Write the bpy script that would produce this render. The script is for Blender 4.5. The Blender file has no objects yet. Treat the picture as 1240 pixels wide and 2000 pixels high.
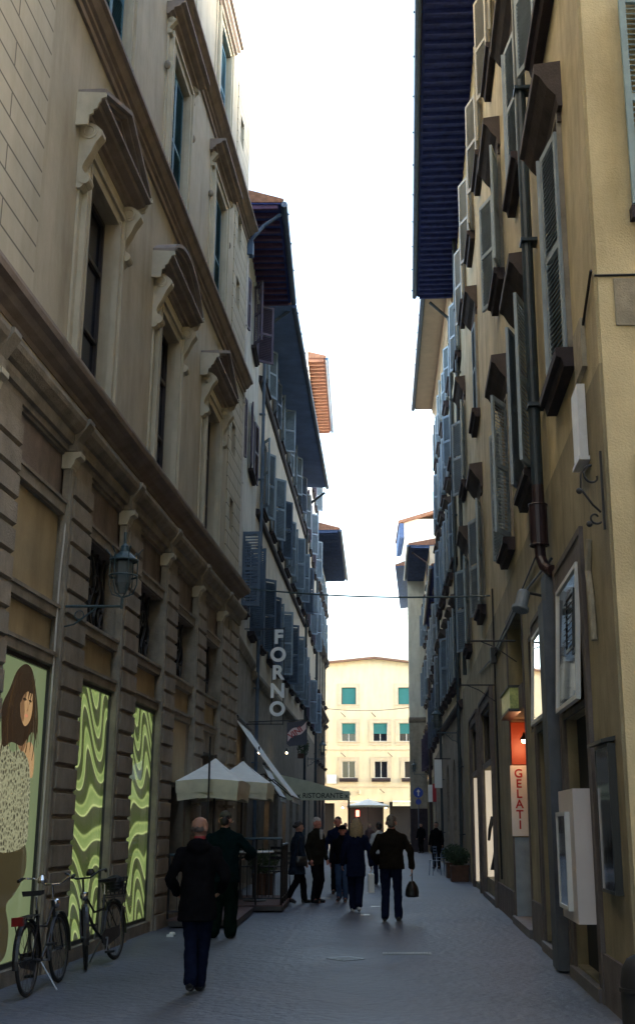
import bpy, bmesh, math, random
from mathutils import Vector, Matrix
R = math.radians
rnd = random.Random(7)
scene = bpy.context.scene
COL = scene.collection

# ------------------------------------------------------------------ camera, sky, sun, exposure
cam_d = bpy.data.cameras.new('camera'); cam = bpy.data.objects.new('camera', cam_d); COL.objects.link(cam)
cam.location = (0, 0, 1.6); cam.rotation_euler = (R(90 + 15.28), 0, 0)
cam_d.sensor_fit = 'VERTICAL'; cam_d.sensor_height = 36; cam_d.lens = 40.3
cam_d.shift_x = -0.035; cam_d.clip_start = 0.1; cam_d.clip_end = 2000
scene.camera = cam
SUN_EL, SUN_AZ = 11.0, 88.0          # azimuth clockwise from +Y (street heading): behind and to the right
w = bpy.data.worlds.new("World"); scene.world = w; w.use_nodes = True
nt = w.node_tree; bg = nt.nodes['Background']
sky = nt.nodes.new('ShaderNodeTexSky'); sky.sky_type = 'NISHITA'; sky.sun_disc = False
sky.sun_elevation = R(SUN_EL); sky.sun_rotation = R(SUN_AZ); sky.air_density = 1.0; sky.dust_density = 1.6; sky.ozone_density = 1.0
hs = nt.nodes.new('ShaderNodeHueSaturation'); hs.inputs['Saturation'].default_value = .88   # thin high haze whitens the sky
nt.links.new(sky.outputs[0], hs.inputs['Color']); nt.links.new(hs.outputs[0], bg.inputs[0]); bg.inputs[1].default_value = 0.15
sd = bpy.data.lights.new('sun', 'SUN'); sun = bpy.data.objects.new('sun', sd); COL.objects.link(sun)
sd.energy = 2.0; sd.angle = R(0.6); sd.color = (1.0, 0.9, 0.75)
az = R(SUN_AZ); el = R(SUN_EL)
dvec = Vector((math.sin(az) * math.cos(el), math.cos(az) * math.cos(el), math.sin(el)))
sun.rotation_euler = dvec.to_track_quat('Z', 'Y').to_euler(); sun.location = (20, -20, 60)
scene.view_settings.view_transform = 'Standard'; scene.view_settings.look = 'None'
scene.view_settings.exposure = 3.42; scene.view_settings.gamma = 1.0

# ------------------------------------------------------------------ materials
MATS = {}
def mat(name, col, rough=0.8, var=0.0, vscale=3.0, streak=0.0, bump=0.0, bscale=60.0, metal=0.0, emit=None, estr=0.0, col2=None, spec=0.5):
    """procedural surface: base colour with patchy variation, vertical weather streaks and fine bump (all in world metres)"""
    if name in MATS: return MATS[name]
    m = bpy.data.materials.new(name); m.use_nodes = True; t = m.node_tree; p = t.nodes['Principled BSDF']
    p.inputs['Roughness'].default_value = rough; p.inputs['Metallic'].default_value = metal
    p.inputs['Specular IOR Level'].default_value = spec
    p.inputs['Base Color'].default_value = (*col, 1)
    L = t.links.new
    if var or streak or bump:
        geo = t.nodes.new('ShaderNodeNewGeometry')
    out = None
    if var:
        n = t.nodes.new('ShaderNodeTexNoise'); n.inputs['Scale'].default_value = vscale; n.inputs['Detail'].default_value = 8; n.inputs['Roughness'].default_value = 0.65
        L(geo.outputs['Position'], n.inputs['Vector'])
        r = t.nodes.new('ShaderNodeValToRGB'); r.color_ramp.elements[0].position = 0.3; r.color_ramp.elements[1].position = 0.72
        c2 = col2 or tuple(c * (1 - var) for c in col)
        r.color_ramp.elements[0].color = (*c2, 1); r.color_ramp.elements[1].color = (*[min(1, c * (1 + var * .35)) for c in col], 1)
        L(n.outputs[0], r.inputs[0]); out = r.outputs[0]
    if streak:
        mp = t.nodes.new('ShaderNodeMapping'); mp.inputs['Scale'].default_value = (2.6, 2.6, 0.5); L(geo.outputs['Position'], mp.inputs[0])
        n2 = t.nodes.new('ShaderNodeTexNoise'); n2.inputs['Scale'].default_value = 1.0; n2.inputs['Detail'].default_value = 9; n2.inputs['Roughness'].default_value = .62
        L(mp.outputs[0], n2.inputs['Vector'])
        r2 = t.nodes.new('ShaderNodeValToRGB'); r2.color_ramp.elements[0].position = 0.3; r2.color_ramp.elements[1].position = 0.55
        k = 1 - streak; r2.color_ramp.elements[0].color = (k, k * .97, k * .92, 1); r2.color_ramp.elements[1].color = (1, 1, 1, 1)
        L(n2.outputs[0], r2.inputs[0])
        mx = t.nodes.new('ShaderNodeMix'); mx.data_type = 'RGBA'; mx.blend_type = 'MULTIPLY'; mx.inputs[0].default_value = 1
        if out: L(out, mx.inputs[6])
        else: mx.inputs[6].default_value = (*col, 1)
        L(r2.outputs[0], mx.inputs[7]); out = mx.outputs[2]
    if out: L(out, p.inputs['Base Color'])
    if bump:
        nb = t.nodes.new('ShaderNodeTexNoise'); nb.inputs['Scale'].default_value = bscale; nb.inputs['Detail'].default_value = 5
        L(geo.outputs['Position'], nb.inputs['Vector'])
        b = t.nodes.new('ShaderNodeBump'); b.inputs['Strength'].default_value = bump; b.inputs['Distance'].default_value = 0.02
        L(nb.outputs[0], b.inputs['Height']); L(b.outputs[0], p.inputs['Normal'])
    if emit:
        p.inputs['Emission Color'].default_value = (*emit, 1); p.inputs['Emission Strength'].default_value = estr
    if name.startswith('print_') or 'backlit' in name: p.inputs['Coat Weight'].default_value = 1.0; p.inputs['Coat Roughness'].default_value = .04
    MATS[name] = m; return m

def scored(name, col, along='Y', rowh=0.32, roww=2.4):
    """plaster scored with thin ashlar lines"""
    m = mat(name, col, 0.85, var=.15, vscale=2, streak=.12, bump=.15); t = m.node_tree; p = t.nodes['Principled BSDF']; L = t.links.new
    geo = t.nodes.new('ShaderNodeNewGeometry'); sp = t.nodes.new('ShaderNodeSeparateXYZ'); cb = t.nodes.new('ShaderNodeCombineXYZ')
    L(geo.outputs['Position'], sp.inputs[0]); L(sp.outputs[1 if along == 'Y' else 0], cb.inputs[0]); L(sp.outputs[2], cb.inputs[1])
    br = t.nodes.new('ShaderNodeTexBrick'); br.inputs['Scale'].default_value = 1; br.inputs['Brick Width'].default_value = roww
    br.inputs['Row Height'].default_value = rowh; br.inputs['Mortar Size'].default_value = 0.016; br.inputs['Mortar Smooth'].default_value = 0.3
    L(cb.outputs[0], br.inputs[0])
    old = p.inputs['Base Color'].links[0].from_socket
    mx = t.nodes.new('ShaderNodeMix'); mx.data_type = 'RGBA'; L(br.outputs['Fac'], mx.inputs[0]); L(old, mx.inputs[6])
    mx.inputs[7].default_value = (*[c * .3 for c in col], 1); L(mx.outputs[2], p.inputs['Base Color'])
    return m

M = {}
M['plaster_a'] = mat('cream_plaster', (.47, .425, .325), .85, var=.22, vscale=.9, streak=.22, bump=.2)
M['plaster_trim'] = mat('cream_stucco_trim', (.51, .465, .36), .8, var=.2, vscale=2.5, streak=.2, bump=.2)
M['ashlar_a'] = scored('scored_plaster', (.48, .44, .34))
M['stone_brown'] = mat('brown_rusticated_stone', (.32, .275, .215), .85, var=.35, vscale=3, streak=.22, bump=.5, bscale=45)
M['stone_grey'] = mat('grey_brown_stone', (.295, .26, .21), .85, var=.35, vscale=4, streak=.28, bump=.4, bscale=40)
M['stone_dark'] = mat('shade_dark_weathered_stone', (.045, .033, .040), .85, var=.4, vscale=4, streak=.3, bump=.4, bscale=40)  # weathered stone; shade under the sills is put into the dark colour
M['panel_yellow'] = mat('ochre_panel_plaster', (.42, .335, .20), .85, var=.22, vscale=2, streak=.25, bump=.15)
M['panel_brown'] = mat('brown_panel_stone', (.24, .195, .17), .9, var=.25, vscale=5, streak=.45, bump=.3)
M['plaster_b'] = mat('pale_grey_plaster', (.66, .655, .60), .85, var=.22, vscale=1.1, streak=.25, bump=.15)
M['plaster_c'] = mat('beige_plaster', (.68, .59, .45), .85, var=.25, vscale=1.1, streak=.25, bump=.15)
M['plaster_d'] = mat('warm_plaster', (.68, .60, .46), .85, var=.2, vscale=1.1, streak=.2, bump=.15)
M['plaster_e'] = mat('sand_plaster', (.66, .60, .47), .85, var=.25, vscale=1.1, streak=.25, bump=.15)
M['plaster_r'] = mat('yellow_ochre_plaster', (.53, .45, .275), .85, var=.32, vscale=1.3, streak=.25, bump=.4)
M['plaster_rlow'] = mat('darker_ochre_plaster', (.33, .285, .18), .85, var=.35, vscale=1.5, streak=.35, bump=.3)  # ochre plaster in a darker tone for lower walls
M['plaster_r2'] = mat('light_yellow_plaster', (.72, .61, .42), .85, var=.22, vscale=1, streak=.22, bump=.15)
M['plaster_r4'] = mat('grey_green_plaster', (.66, .67, .58), .85, var=.2, vscale=1, streak=.25, bump=.15)
M['end_yellow'] = mat('butter_yellow_plaster', (.66, .585, .41), .85, var=.1, vscale=.6, streak=.1, bump=.1)
M['end_trim'] = mat('tan_window_stone', (.56, .49, .36), .85, var=.15, vscale=2, bump=.1)
M['white_wall'] = mat('white_plaster', (.8, .78, .72), .85, var=.08, vscale=.7)
M['soffit'] = mat('glare_navy_timber', (.035, .060, .26), .8, var=.5, vscale=5, bump=.3, bscale=20)  # sky glare over the eaves is put into the timber's navy
M['soffit_far'] = mat('glare_blue_timber', (.07, .12, .26), .8, var=.4, vscale=5)  # far eaves: the veil of glare is mixed into the blue
M['hood_stone'] = mat('shade_dark_hood_stone', (.085, .066, .062), .85, var=.35, vscale=4, streak=.2, bump=.4, bscale=40)  # darkened for dirt and for underside shade put into the colour
M['string_stone'] = mat('shade_brown_moulding_stone', (.28, .235, .21), .85, var=.25, vscale=4, streak=.15, bump=.3)  # shade on the less-lit moulding faces is put into this brown
M['soffit_glare_blue'] = mat('glare_blue_soffit', (.20, .32, .60), .8, var=.25, vscale=2)  # this blue is sky glare painted onto the soffit boards
M['soffit_cream'] = mat('cream_soffit', (.60, .49, .38), .85, var=.15, vscale=2)
M['soffit_red'] = mat('terracotta_soffit', (.13, .05, .035), .8, var=.4, vscale=6)
M['rafter_pale'] = mat('pale_rafter_timber', (.26, .13, .09), .8, var=.3, vscale=5)
M['tile'] = mat('terracotta_roof_tile', (.32, .16, .10), .85, var=.5, vscale=8, bump=.4)
M['gutter'] = mat('blue_grey_gutter', (.08, .13, .22), .45, var=.3, vscale=6, metal=.3)
M['pipe_dark'] = mat('dark_painted_downpipe', (.022, .040, .055), .45, var=.4, vscale=9, streak=.3)
M['pipe_brown'] = mat('brown_iron_pipe', (.030, .014, .018), .4, var=.3, vscale=9)
M['pipe_white'] = mat('pale_downpipe', (.55, .53, .50), .6, var=.2, vscale=6)
M['iron'] = mat('black_iron', (.018, .018, .020), .5, var=.3, vscale=12)
M['iron_blue'] = mat('blue_green_iron', (.05, .09, .105), .5, var=.5, vscale=14)
M['sh_blue'] = mat('blue_grey_shutter_paint', (.25, .33, .41), .6, var=.25, vscale=4, streak=.2)
M['sh_blue_dark'] = mat('dark_blue_shutter_paint', (.095, .145, .22), .6, var=.3, vscale=4, streak=.2)
M['sh_grey'] = mat('light_grey_shutter_paint', (.32, .385, .44), .6, var=.2, vscale=4, streak=.25)
M['sh_tan'] = mat('tan_shutter_paint', (.34, .34, .32), .6, var=.2, vscale=4, streak=.25)
M['sh_brown'] = mat('purple_brown_shutter_paint', (.09, .075, .13), .6, var=.3, vscale=4, streak=.2)
M['sh_teal'] = mat('teal_shutter_paint', (.035, .15, .23), .6, var=.3, vscale=4, streak=.2)
M['sh_sky'] = mat('pale_sky_blue_shutter_paint', (.30, .42, .47), .6, var=.2, vscale=5, streak=.2)
M['green_blind'] = mat('green_roller_blind', (.02, .16, .16), .7, var=.1, vscale=5)
M['frame_dark'] = mat('dark_window_wood', (.035, .028, .028), .5, var=.3, vscale=9)
M['frame_white'] = mat('white_window_paint', (.62, .62, .60), .5, var=.1, vscale=9)
M['glass'] = mat('dark_window_glass', (.012, .014, .02), .06, spec=.7)
M['glass_blue'] = mat('night_blue_glass', (.008, .011, .028), .15, spec=.3)
M['mirror_dull'] = mat('dusty_shop_glass', (.40, .42, .42), .06, metal=1.0, bump=.03, bscale=3)
M['mirror'] = mat('reflective_shop_glass', (.62, .62, .60), .03, metal=1.0)
M['dark'] = mat('unlit_interior', (.012, .011, .012), .9)
M['fab_white'] = mat('off_white_canvas', (.82, .84, .80), .85, var=.12, vscale=5, bump=.1)
M['fab_cream'] = mat('cream_canvas', (.68, .66, .50), .85, var=.2, vscale=5, bump=.1)
M['fab_sage'] = mat('sage_canvas', (.50, .52, .40), .85, var=.2, vscale=5)
M['awning_white'] = mat('white_awning_cloth', (.85, .88, .88), .8, var=.1, vscale=4)
M['white_sign'] = mat('white_sign_paint', (.72, .74, .74), .5, var=.08, vscale=5)
M['letter_grey'] = mat('pale_metal_letters', (.78, .80, .80), .5)
M['black_paint'] = mat('black_paint', (.012, .012, .014), .4)
M['chrome'] = mat('chromed_steel', (.6, .6, .6), .2, metal=1)
M['rubber'] = mat('black_rubber', (.014, .014, .014), .8)
M['red'] = mat('red_plastic', (.16, .006, .006), .3)
M['wood_red'] = mat('red_brown_platform', (.11, .06, .055), .8, var=.4, vscale=6, bump=.2)
M['marble'] = mat('white_marble', (.7, .7, .7), .4, var=.15, vscale=8)
M['patch'] = mat('grey_mortar_patch', (.36, .32, .24), .9, var=.35, vscale=6, bump=.4)
M['foliage'] = mat('dark_green_leaves', (.035, .065, .02), .7, var=.6, vscale=18)
M['terracotta'] = mat('dark_terracotta', (.09, .045, .03), .85, var=.3, vscale=8)

# ------------------------------------------------------------------ mesh builder
class MB:
    def __init__(s): s.v = []; s.f = []
    def add(s, vs, fs):
        n = len(s.v); s.v += [tuple(v) for v in vs]; s.f += [tuple(i + n for i in f) for f in fs]; return s
    def box(s, x0, x1, y0, y1, z0, z1):
        return s.add([(x0,y0,z0),(x1,y0,z0),(x1,y1,z0),(x0,y1,z0),(x0,y0,z1),(x1,y0,z1),(x1,y1,z1),(x0,y1,z1)],
                     [(0,3,2,1),(4,5,6,7),(0,1,5,4),(1,2,6,5),(2,3,7,6),(3,0,4,7)])
    def frust(s, x0, x1, z0, z1, ya, yb, ins):
        """block whose face at y=yb (towards the street) is inset by ins"""
        return s.add([(x0,ya,z0),(x1,ya,z0),(x1,ya,z1),(x0,ya,z1),(x0+ins,yb,z0+ins),(x1-ins,yb,z0+ins),(x1-ins,yb,z1-ins),(x0+ins,yb,z1-ins)],
                     [(4,5,6,7),(0,1,5,4),(1,2,6,5),(2,3,7,6),(3,0,4,7),(0,3,2,1)])
    def prism(s, poly, x0, x1):
        """closed profile poly [(y,z)] extruded along x"""
        n = len(poly)
        return s.add([(x0, y, z) for y, z in poly] + [(x1, y, z) for y, z in poly],
                     [tuple(range(n)), tuple(range(2*n-1, n-1, -1))] + [(i, (i+1) % n, n+(i+1) % n, n+i) for i in range(n)])
    def prismy(s, poly, y0, y1):
        n = len(poly)
        return s.add([(x, y0, z) for x, z in poly] + [(x, y1, z) for x, z in poly],
                     [tuple(range(n)), tuple(range(2*n-1, n-1, -1))] + [(i, (i+1) % n, n+(i+1) % n, n+i) for i in range(n)])
    def prismz(s, poly, z0, z1):
        n = len(poly)
        return s.add([(x, y, z0) for x, y in poly] + [(x, y, z1) for x, y in poly],
                     [tuple(range(n)), tuple(range(2*n-1, n-1, -1))] + [(i, (i+1) % n, n+(i+1) % n, n+i) for i in range(n)])
    def mould(s, prof, x0, x1):
        """prof: list of (out, z) from bottom to top; closed on the wall plane"""
        z0, z1 = prof[0][1], prof[-1][1]
        return s.prism([(-d, z) for d, z in prof] + [(0.03, z1), (0.03, z0)], x0, x1)
    def tube(s, pts, r, n=8, cap=True):
        pts = [Vector(p) for p in pts]; rs = r if isinstance(r, (list, tuple)) else [r]*len(pts)
        vs = []; prev = None
        for i, p in enumerate(pts):
            d = (pts[min(i+1, len(pts)-1)] - pts[max(i-1, 0)]).normalized()
            if prev is None:
                a = Vector((0, 0, 1)) if abs(d.z) < .9 else Vector((1, 0, 0)); u = d.cross(a).normalized()
            else: u = (prev - d * prev.dot(d)).normalized()
            prev = u; v = d.cross(u)
            for k in range(n):
                t = 2*math.pi*k/n; vs.append(p + (u*math.cos(t) + v*math.sin(t))*rs[i])
        fs = [(i*n+k, i*n+(k+1) % n, (i+1)*n+(k+1) % n, (i+1)*n+k) for i in range(len(pts)-1) for k in range(n)]
        if cap: fs += [tuple(range(n-1, -1, -1)), tuple((len(pts)-1)*n+k for k in range(n))]
        return s.add(vs, fs)
    def lathe(s, prof, c=(0,0,0), n=16, arc=2*math.pi):
        vs = []; fs = []
        for r, z in prof:
            for k in range(n): t = arc*k/n; vs.append((c[0]+r*math.cos(t), c[1]+r*math.sin(t), c[2]+z))
        for i in range(len(prof)-1):
            for k in range(n): fs.append((i*n+k, i*n+(k+1) % n, (i+1)*n+(k+1) % n, (i+1)*n+k))
        fs += [tuple(range(n-1, -1, -1)), tuple((len(prof)-1)*n+k for k in range(n))]
        return s.add(vs, fs)
    def torus(s, c, rad, r, axis='y', n=28, m=8):
        pts = []
        for i in range(n):
            a = 2*math.pi*i/n
            for k in range(m):
                b = 2*math.pi*k/m; rr = rad + r*math.cos(b); h = r*math.sin(b)
                x, z = rr*math.cos(a), rr*math.sin(a)
                pts.append((c[0]+x, c[1]+h, c[2]+z) if axis == 'y' else ((c[0]+x, c[1]+z, c[2]+h) if axis == 'z' else (c[0]+h, c[1]+x, c[2]+z)))
        return s.add(pts, [(i*m+k, ((i+1) % n)*m+k, ((i+1) % n)*m+(k+1) % m, i*m+(k+1) % m) for i in range(n) for k in range(m)])
    def sphere(s, c, r, n=12, m=8):
        rx, ry, rz = r if isinstance(r, (list, tuple)) else (r, r, r)
        vs = [(c[0], c[1], c[2]-rz)]; fs = []
        for i in range(1, m):
            t = -math.pi/2 + math.pi*i/m
            for k in range(n):
                a = 2*math.pi*k/n; vs.append((c[0]+rx*math.cos(t)*math.cos(a), c[1]+ry*math.cos(t)*math.sin(a), c[2]+rz*math.sin(t)))
        vs.append((c[0], c[1], c[2]+rz)); top = len(vs)-1
        for k in range(n):
            fs.append((0, 1+(k+1) % n, 1+k)); fs.append((top, 1+(m-2)*n+k, 1+(m-2)*n+(k+1) % n))
        for i in range(m-2):
            for k in range(n): fs.append((1+i*n+k, 1+i*n+(k+1) % n, 1+(i+1)*n+(k+1) % n, 1+(i+1)*n+k))
        return s.add(vs, fs)
    def merge(s, o, mtx=None):
        vs = [mtx @ Vector(v) for v in o.v] if mtx else o.v
        return s.add(vs, o.f)
    def mesh(s, name, material=None, smooth=False):
        me = bpy.data.meshes.new(name); me.from_pydata(s.v, [], s.f)
        bm = bmesh.new(); bm.from_mesh(me); bmesh.ops.recalc_face_normals(bm, faces=bm.faces); bm.to_mesh(me); bm.free()
        if material: me.materials.append(M[material] if isinstance(material, str) else material)
        if smooth:
            for p in me.polygons: p.use_smooth = True
        return me
    def build(s, name, material, parent=None, loc=(0,0,0), rz=0, smooth=False):
        return put(name, s.mesh(name, material, smooth), parent, loc, rz)

def put(name, me, parent=None, loc=(0,0,0), rz=0):
    o = bpy.data.objects.new(name, me); COL.objects.link(o); o.parent = parent; o.location = loc; o.rotation_euler = (0, 0, rz); return o
def tag(o, label=None, cat=None, group=None, kind=None):
    if label: o['label'] = label
    if cat: o['category'] = cat
    if group: o['group'] = group
    if kind: o['kind'] = kind
    return o
def thing(name, label, cat, loc=(0,0,0), rz=0, group=None):
    return tag(put(name, None, None, loc, rz), label, cat, group)
CACHE = {}
def cached(key, fn):
    if key not in CACHE: CACHE[key] = fn()
    return CACHE[key]
def text_mesh(txt, size, depth, material, name='lettering', align='CENTER', space=1.0, bold=0.0):
    cu = bpy.data.curves.new('txt', 'FONT'); cu.body = txt; cu.size = size; cu.extrude = depth; cu.align_x = align; cu.space_character = space; cu.offset = bold
    o = bpy.data.objects.new('txt', cu); COL.objects.link(o); dg = bpy.context.evaluated_depsgraph_get(); dg.update()
    me = bpy.data.meshes.new_from_object(o.evaluated_get(dg)); bpy.data.objects.remove(o); me.name = name
    me.transform(Matrix.Rotation(math.pi/2, 4, 'X'))          # upright, facing local -y
    me.materials.clear(); me.materials.append(M[material]); return me

# ------------------------------------------------------------------ facades.  local x: left to right seen from the street, -y: out of the wall
class Bld:
    def __init__(s, name, label, PL, PR, H, depth=9.0, group=None, cat='building'):
        s.PL = Vector(PL); s.PR = Vector(PR); d = s.PR - s.PL; s.L = d.length; s.H = H; s.D = depth
        s.rz = math.atan2(d.y, d.x); s.root = thing(name, label, cat, (PL[0], PL[1], 0), s.rz, group); s.holes = []
        s.e = d / s.L; s.n = Vector((s.e.y, -s.e.x))
    def S(s, Y):                         # world Y of a point on the facade -> local x
        return (Y - s.PL.y) / s.e.y
    def W(s, x, out, z):                 # local -> world
        p = s.PL + s.e * x + s.n * out; return Vector((p.x, p.y, z))
    def hole(s, x0, x1, z0, z1, dep=.22, arch=False): s.holes.append((x0, x1, z0, z1, dep, arch))
    def wall(s, z0, z1, material, name='wall', x0=0, x1=None, out=0):
        x1 = s.L if x1 is None else x1; y = -out; mb = MB()
        hs = [h for h in s.holes if h[1] > x0 and h[0] < x1 and h[3] > z0 and h[2] < z1]
        xs = sorted({x0, x1, *[min(max(h[i], x0), x1) for h in hs for i in (0, 1)]}); zs = sorted({z0, z1, *[min(max(h[i], z0), z1) for h in hs for i in (2, 3)]})
        for i in range(len(xs)-1):
            for j in range(len(zs)-1):
                cx_, cz_ = (xs[i]+xs[i+1])/2, (zs[j]+zs[j+1])/2
                if any(h[0] < cx_ < h[1] and h[2] < cz_ < h[3] for h in hs): continue
                mb.add([(xs[i], y, zs[j]), (xs[i+1], y, zs[j]), (xs[i+1], y, zs[j+1]), (xs[i], y, zs[j+1])], [(0,1,2,3)])
        for h in hs:
            a, b, c, d, dep = max(h[0], x0), min(h[1], x1), max(h[2], z0), min(h[3], z1), h[4]
            mb.add([(a,y,c),(b,y,c),(b,y,d),(a,y,d),(a,dep,c),(b,dep,c),(b,dep,d),(a,dep,d)],
                   ([(0,1,5,4)] if h[2] >= z0 else []) + [(1,2,6,5)] + ([(2,3,7,6)] if h[3] <= z1 else []) + [(3,0,4,7)])
            if h[5]:
                r = (b-a)/2; n = 8; m_ = (a+b)/2
                for sgn in (-1, 1):
                    pts = [(m_+sgn*r, d-r)] + [(m_+sgn*r*math.cos(t*math.pi/2/n), d-r+r*math.sin(t*math.pi/2/n)) for t in range(1, n+1)] + [(m_+sgn*r, d)]
                    mb.prismy(pts, y+.003, dep-.01)
        # back and sides of this storey band
        mb.add([(x0,y,z0),(x0,s.D,z0),(x0,s.D,z1),(x0,y,z1)], [(0,1,2,3)]); mb.add([(x1,y,z0),(x1,s.D,z0),(x1,s.D,z1),(x1,y,z1)], [(0,1,2,3)])
        mb.add([(x0,s.D,z0),(x1,s.D,z0),(x1,s.D,z1),(x0,s.D,z1)], [(0,1,2,3)])
        me = bpy.data.meshes.new(name); me.from_pydata(mb.v, [], mb.f); me.materials.append(M[material]); return put(name, me, s.root)
    def dark(s, h, material='dark', name='pane', parent=None):
        """the dark pane or room seen through an opening"""
        a, b, c, d, dep = h[:5]; return MB().box(a-.05, b+.05, dep-.002, dep+.05, c-.05, d+.05).build(name, material, parent or s.root)

def roof(b, z, over, rise=2.2, soffit='soffit', thick=.10, rafters=.42, x0=None, x1=None, tile='tile', gut=True, raf_mat=None, near=.35, far=.35, back=None, slope=.12):
    """pitched roof with overhanging eave, rafters under it and a gutter along its lip"""
    x0 = -near if x0 is None else x0; x1 = b.L + far if x1 is None else x1; D = b.D if back is None else back
    zl = z - slope*over                                             # eave lip is a little lower than the wall head
    sf = MB(); sf.prism([(-over, zl), (-over, zl+thick*.5), (.3, z+thick*.5+.03), (.3, z)], x0, x1); sf.build('soffit', soffit, b.root)
    rf = MB(); n = int((x1-x0)/rafters)
    for i in range(n+1):
        x = x0 + .08 + i*(x1-x0-.16)/n
        rf.prism([(-over+.07, zl-.10), (-over+.07, zl+.002), (.1, z+.002), (.1, z-.13)], x-.045, x+.045)
    if rafters < 3: rf.build('rafters', raf_mat or soffit, b.root)
    t = MB(); zt = zl + thick*.5
    t.prism([(-over-.03, zt), (-over-.03, zt+.10), (D*.5, z+rise), (D+.2, z+.1), (D+.2, z)], x0-.02, x1+.02)
    # rows of barrel tiles, seen at the lip
    k = int((x1-x0)/.24)
    for i in range(k):
        x = x0 + .12 + i*.24
        t.tube([(x, -over-.06, zt+.10), (x, .5, zt+.10+(rise-.0)*(.5+over)/(D*.5+over))], .075, 6)
    t.build('roof_tiles', tile, b.root)
    if gut:
        g = MB(); g.tube([(x0, -over-.10, zl+.0), (x1, -over-.10, zl+.0)], .085, 8)
        j = int((x1-x0)/1.6)
        for i in range(j): g.box(x0+.5+i*1.6, x0+.53+i*1.6, -over-.21, -over, zl-.02, zl+.02)
        g.build('gutter', 'gutter', b.root)

def leaf_mesh(wd, ht, side, material, slat=.055):
    """louvred shutter leaf; hinge at x=0, extends towards side (+1/-1)"""
    def f():
        m = MB(); st = .065; th = .022
        def bx(a, b_, y0, y1, c, d): m.box(min(a*side, b_*side), max(a*side, b_*side), y0, y1, c, d)
        bx(0, st, -th, th, 0, ht); bx(wd-st, wd, -th, th, 0, ht)
        mid = ht*.48
        for z in (0, mid, ht-.08): bx(st, wd-st, -th, th, z, z+.08)
        z = .09
        while z < ht-.11:
            if not (mid-.03 < z < mid+.09):
                m.prism([(-.024, z), (-.018, z-.008), (.022, z+.03), (.016, z+.038)], min(st*side, (wd-st)*side), max(st*side, (wd-st)*side))
            z += slat
        return m.mesh('shutter', material)
    return cached(('leaf', round(wd, 2), round(ht, 2), side, material, slat), f)

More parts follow.
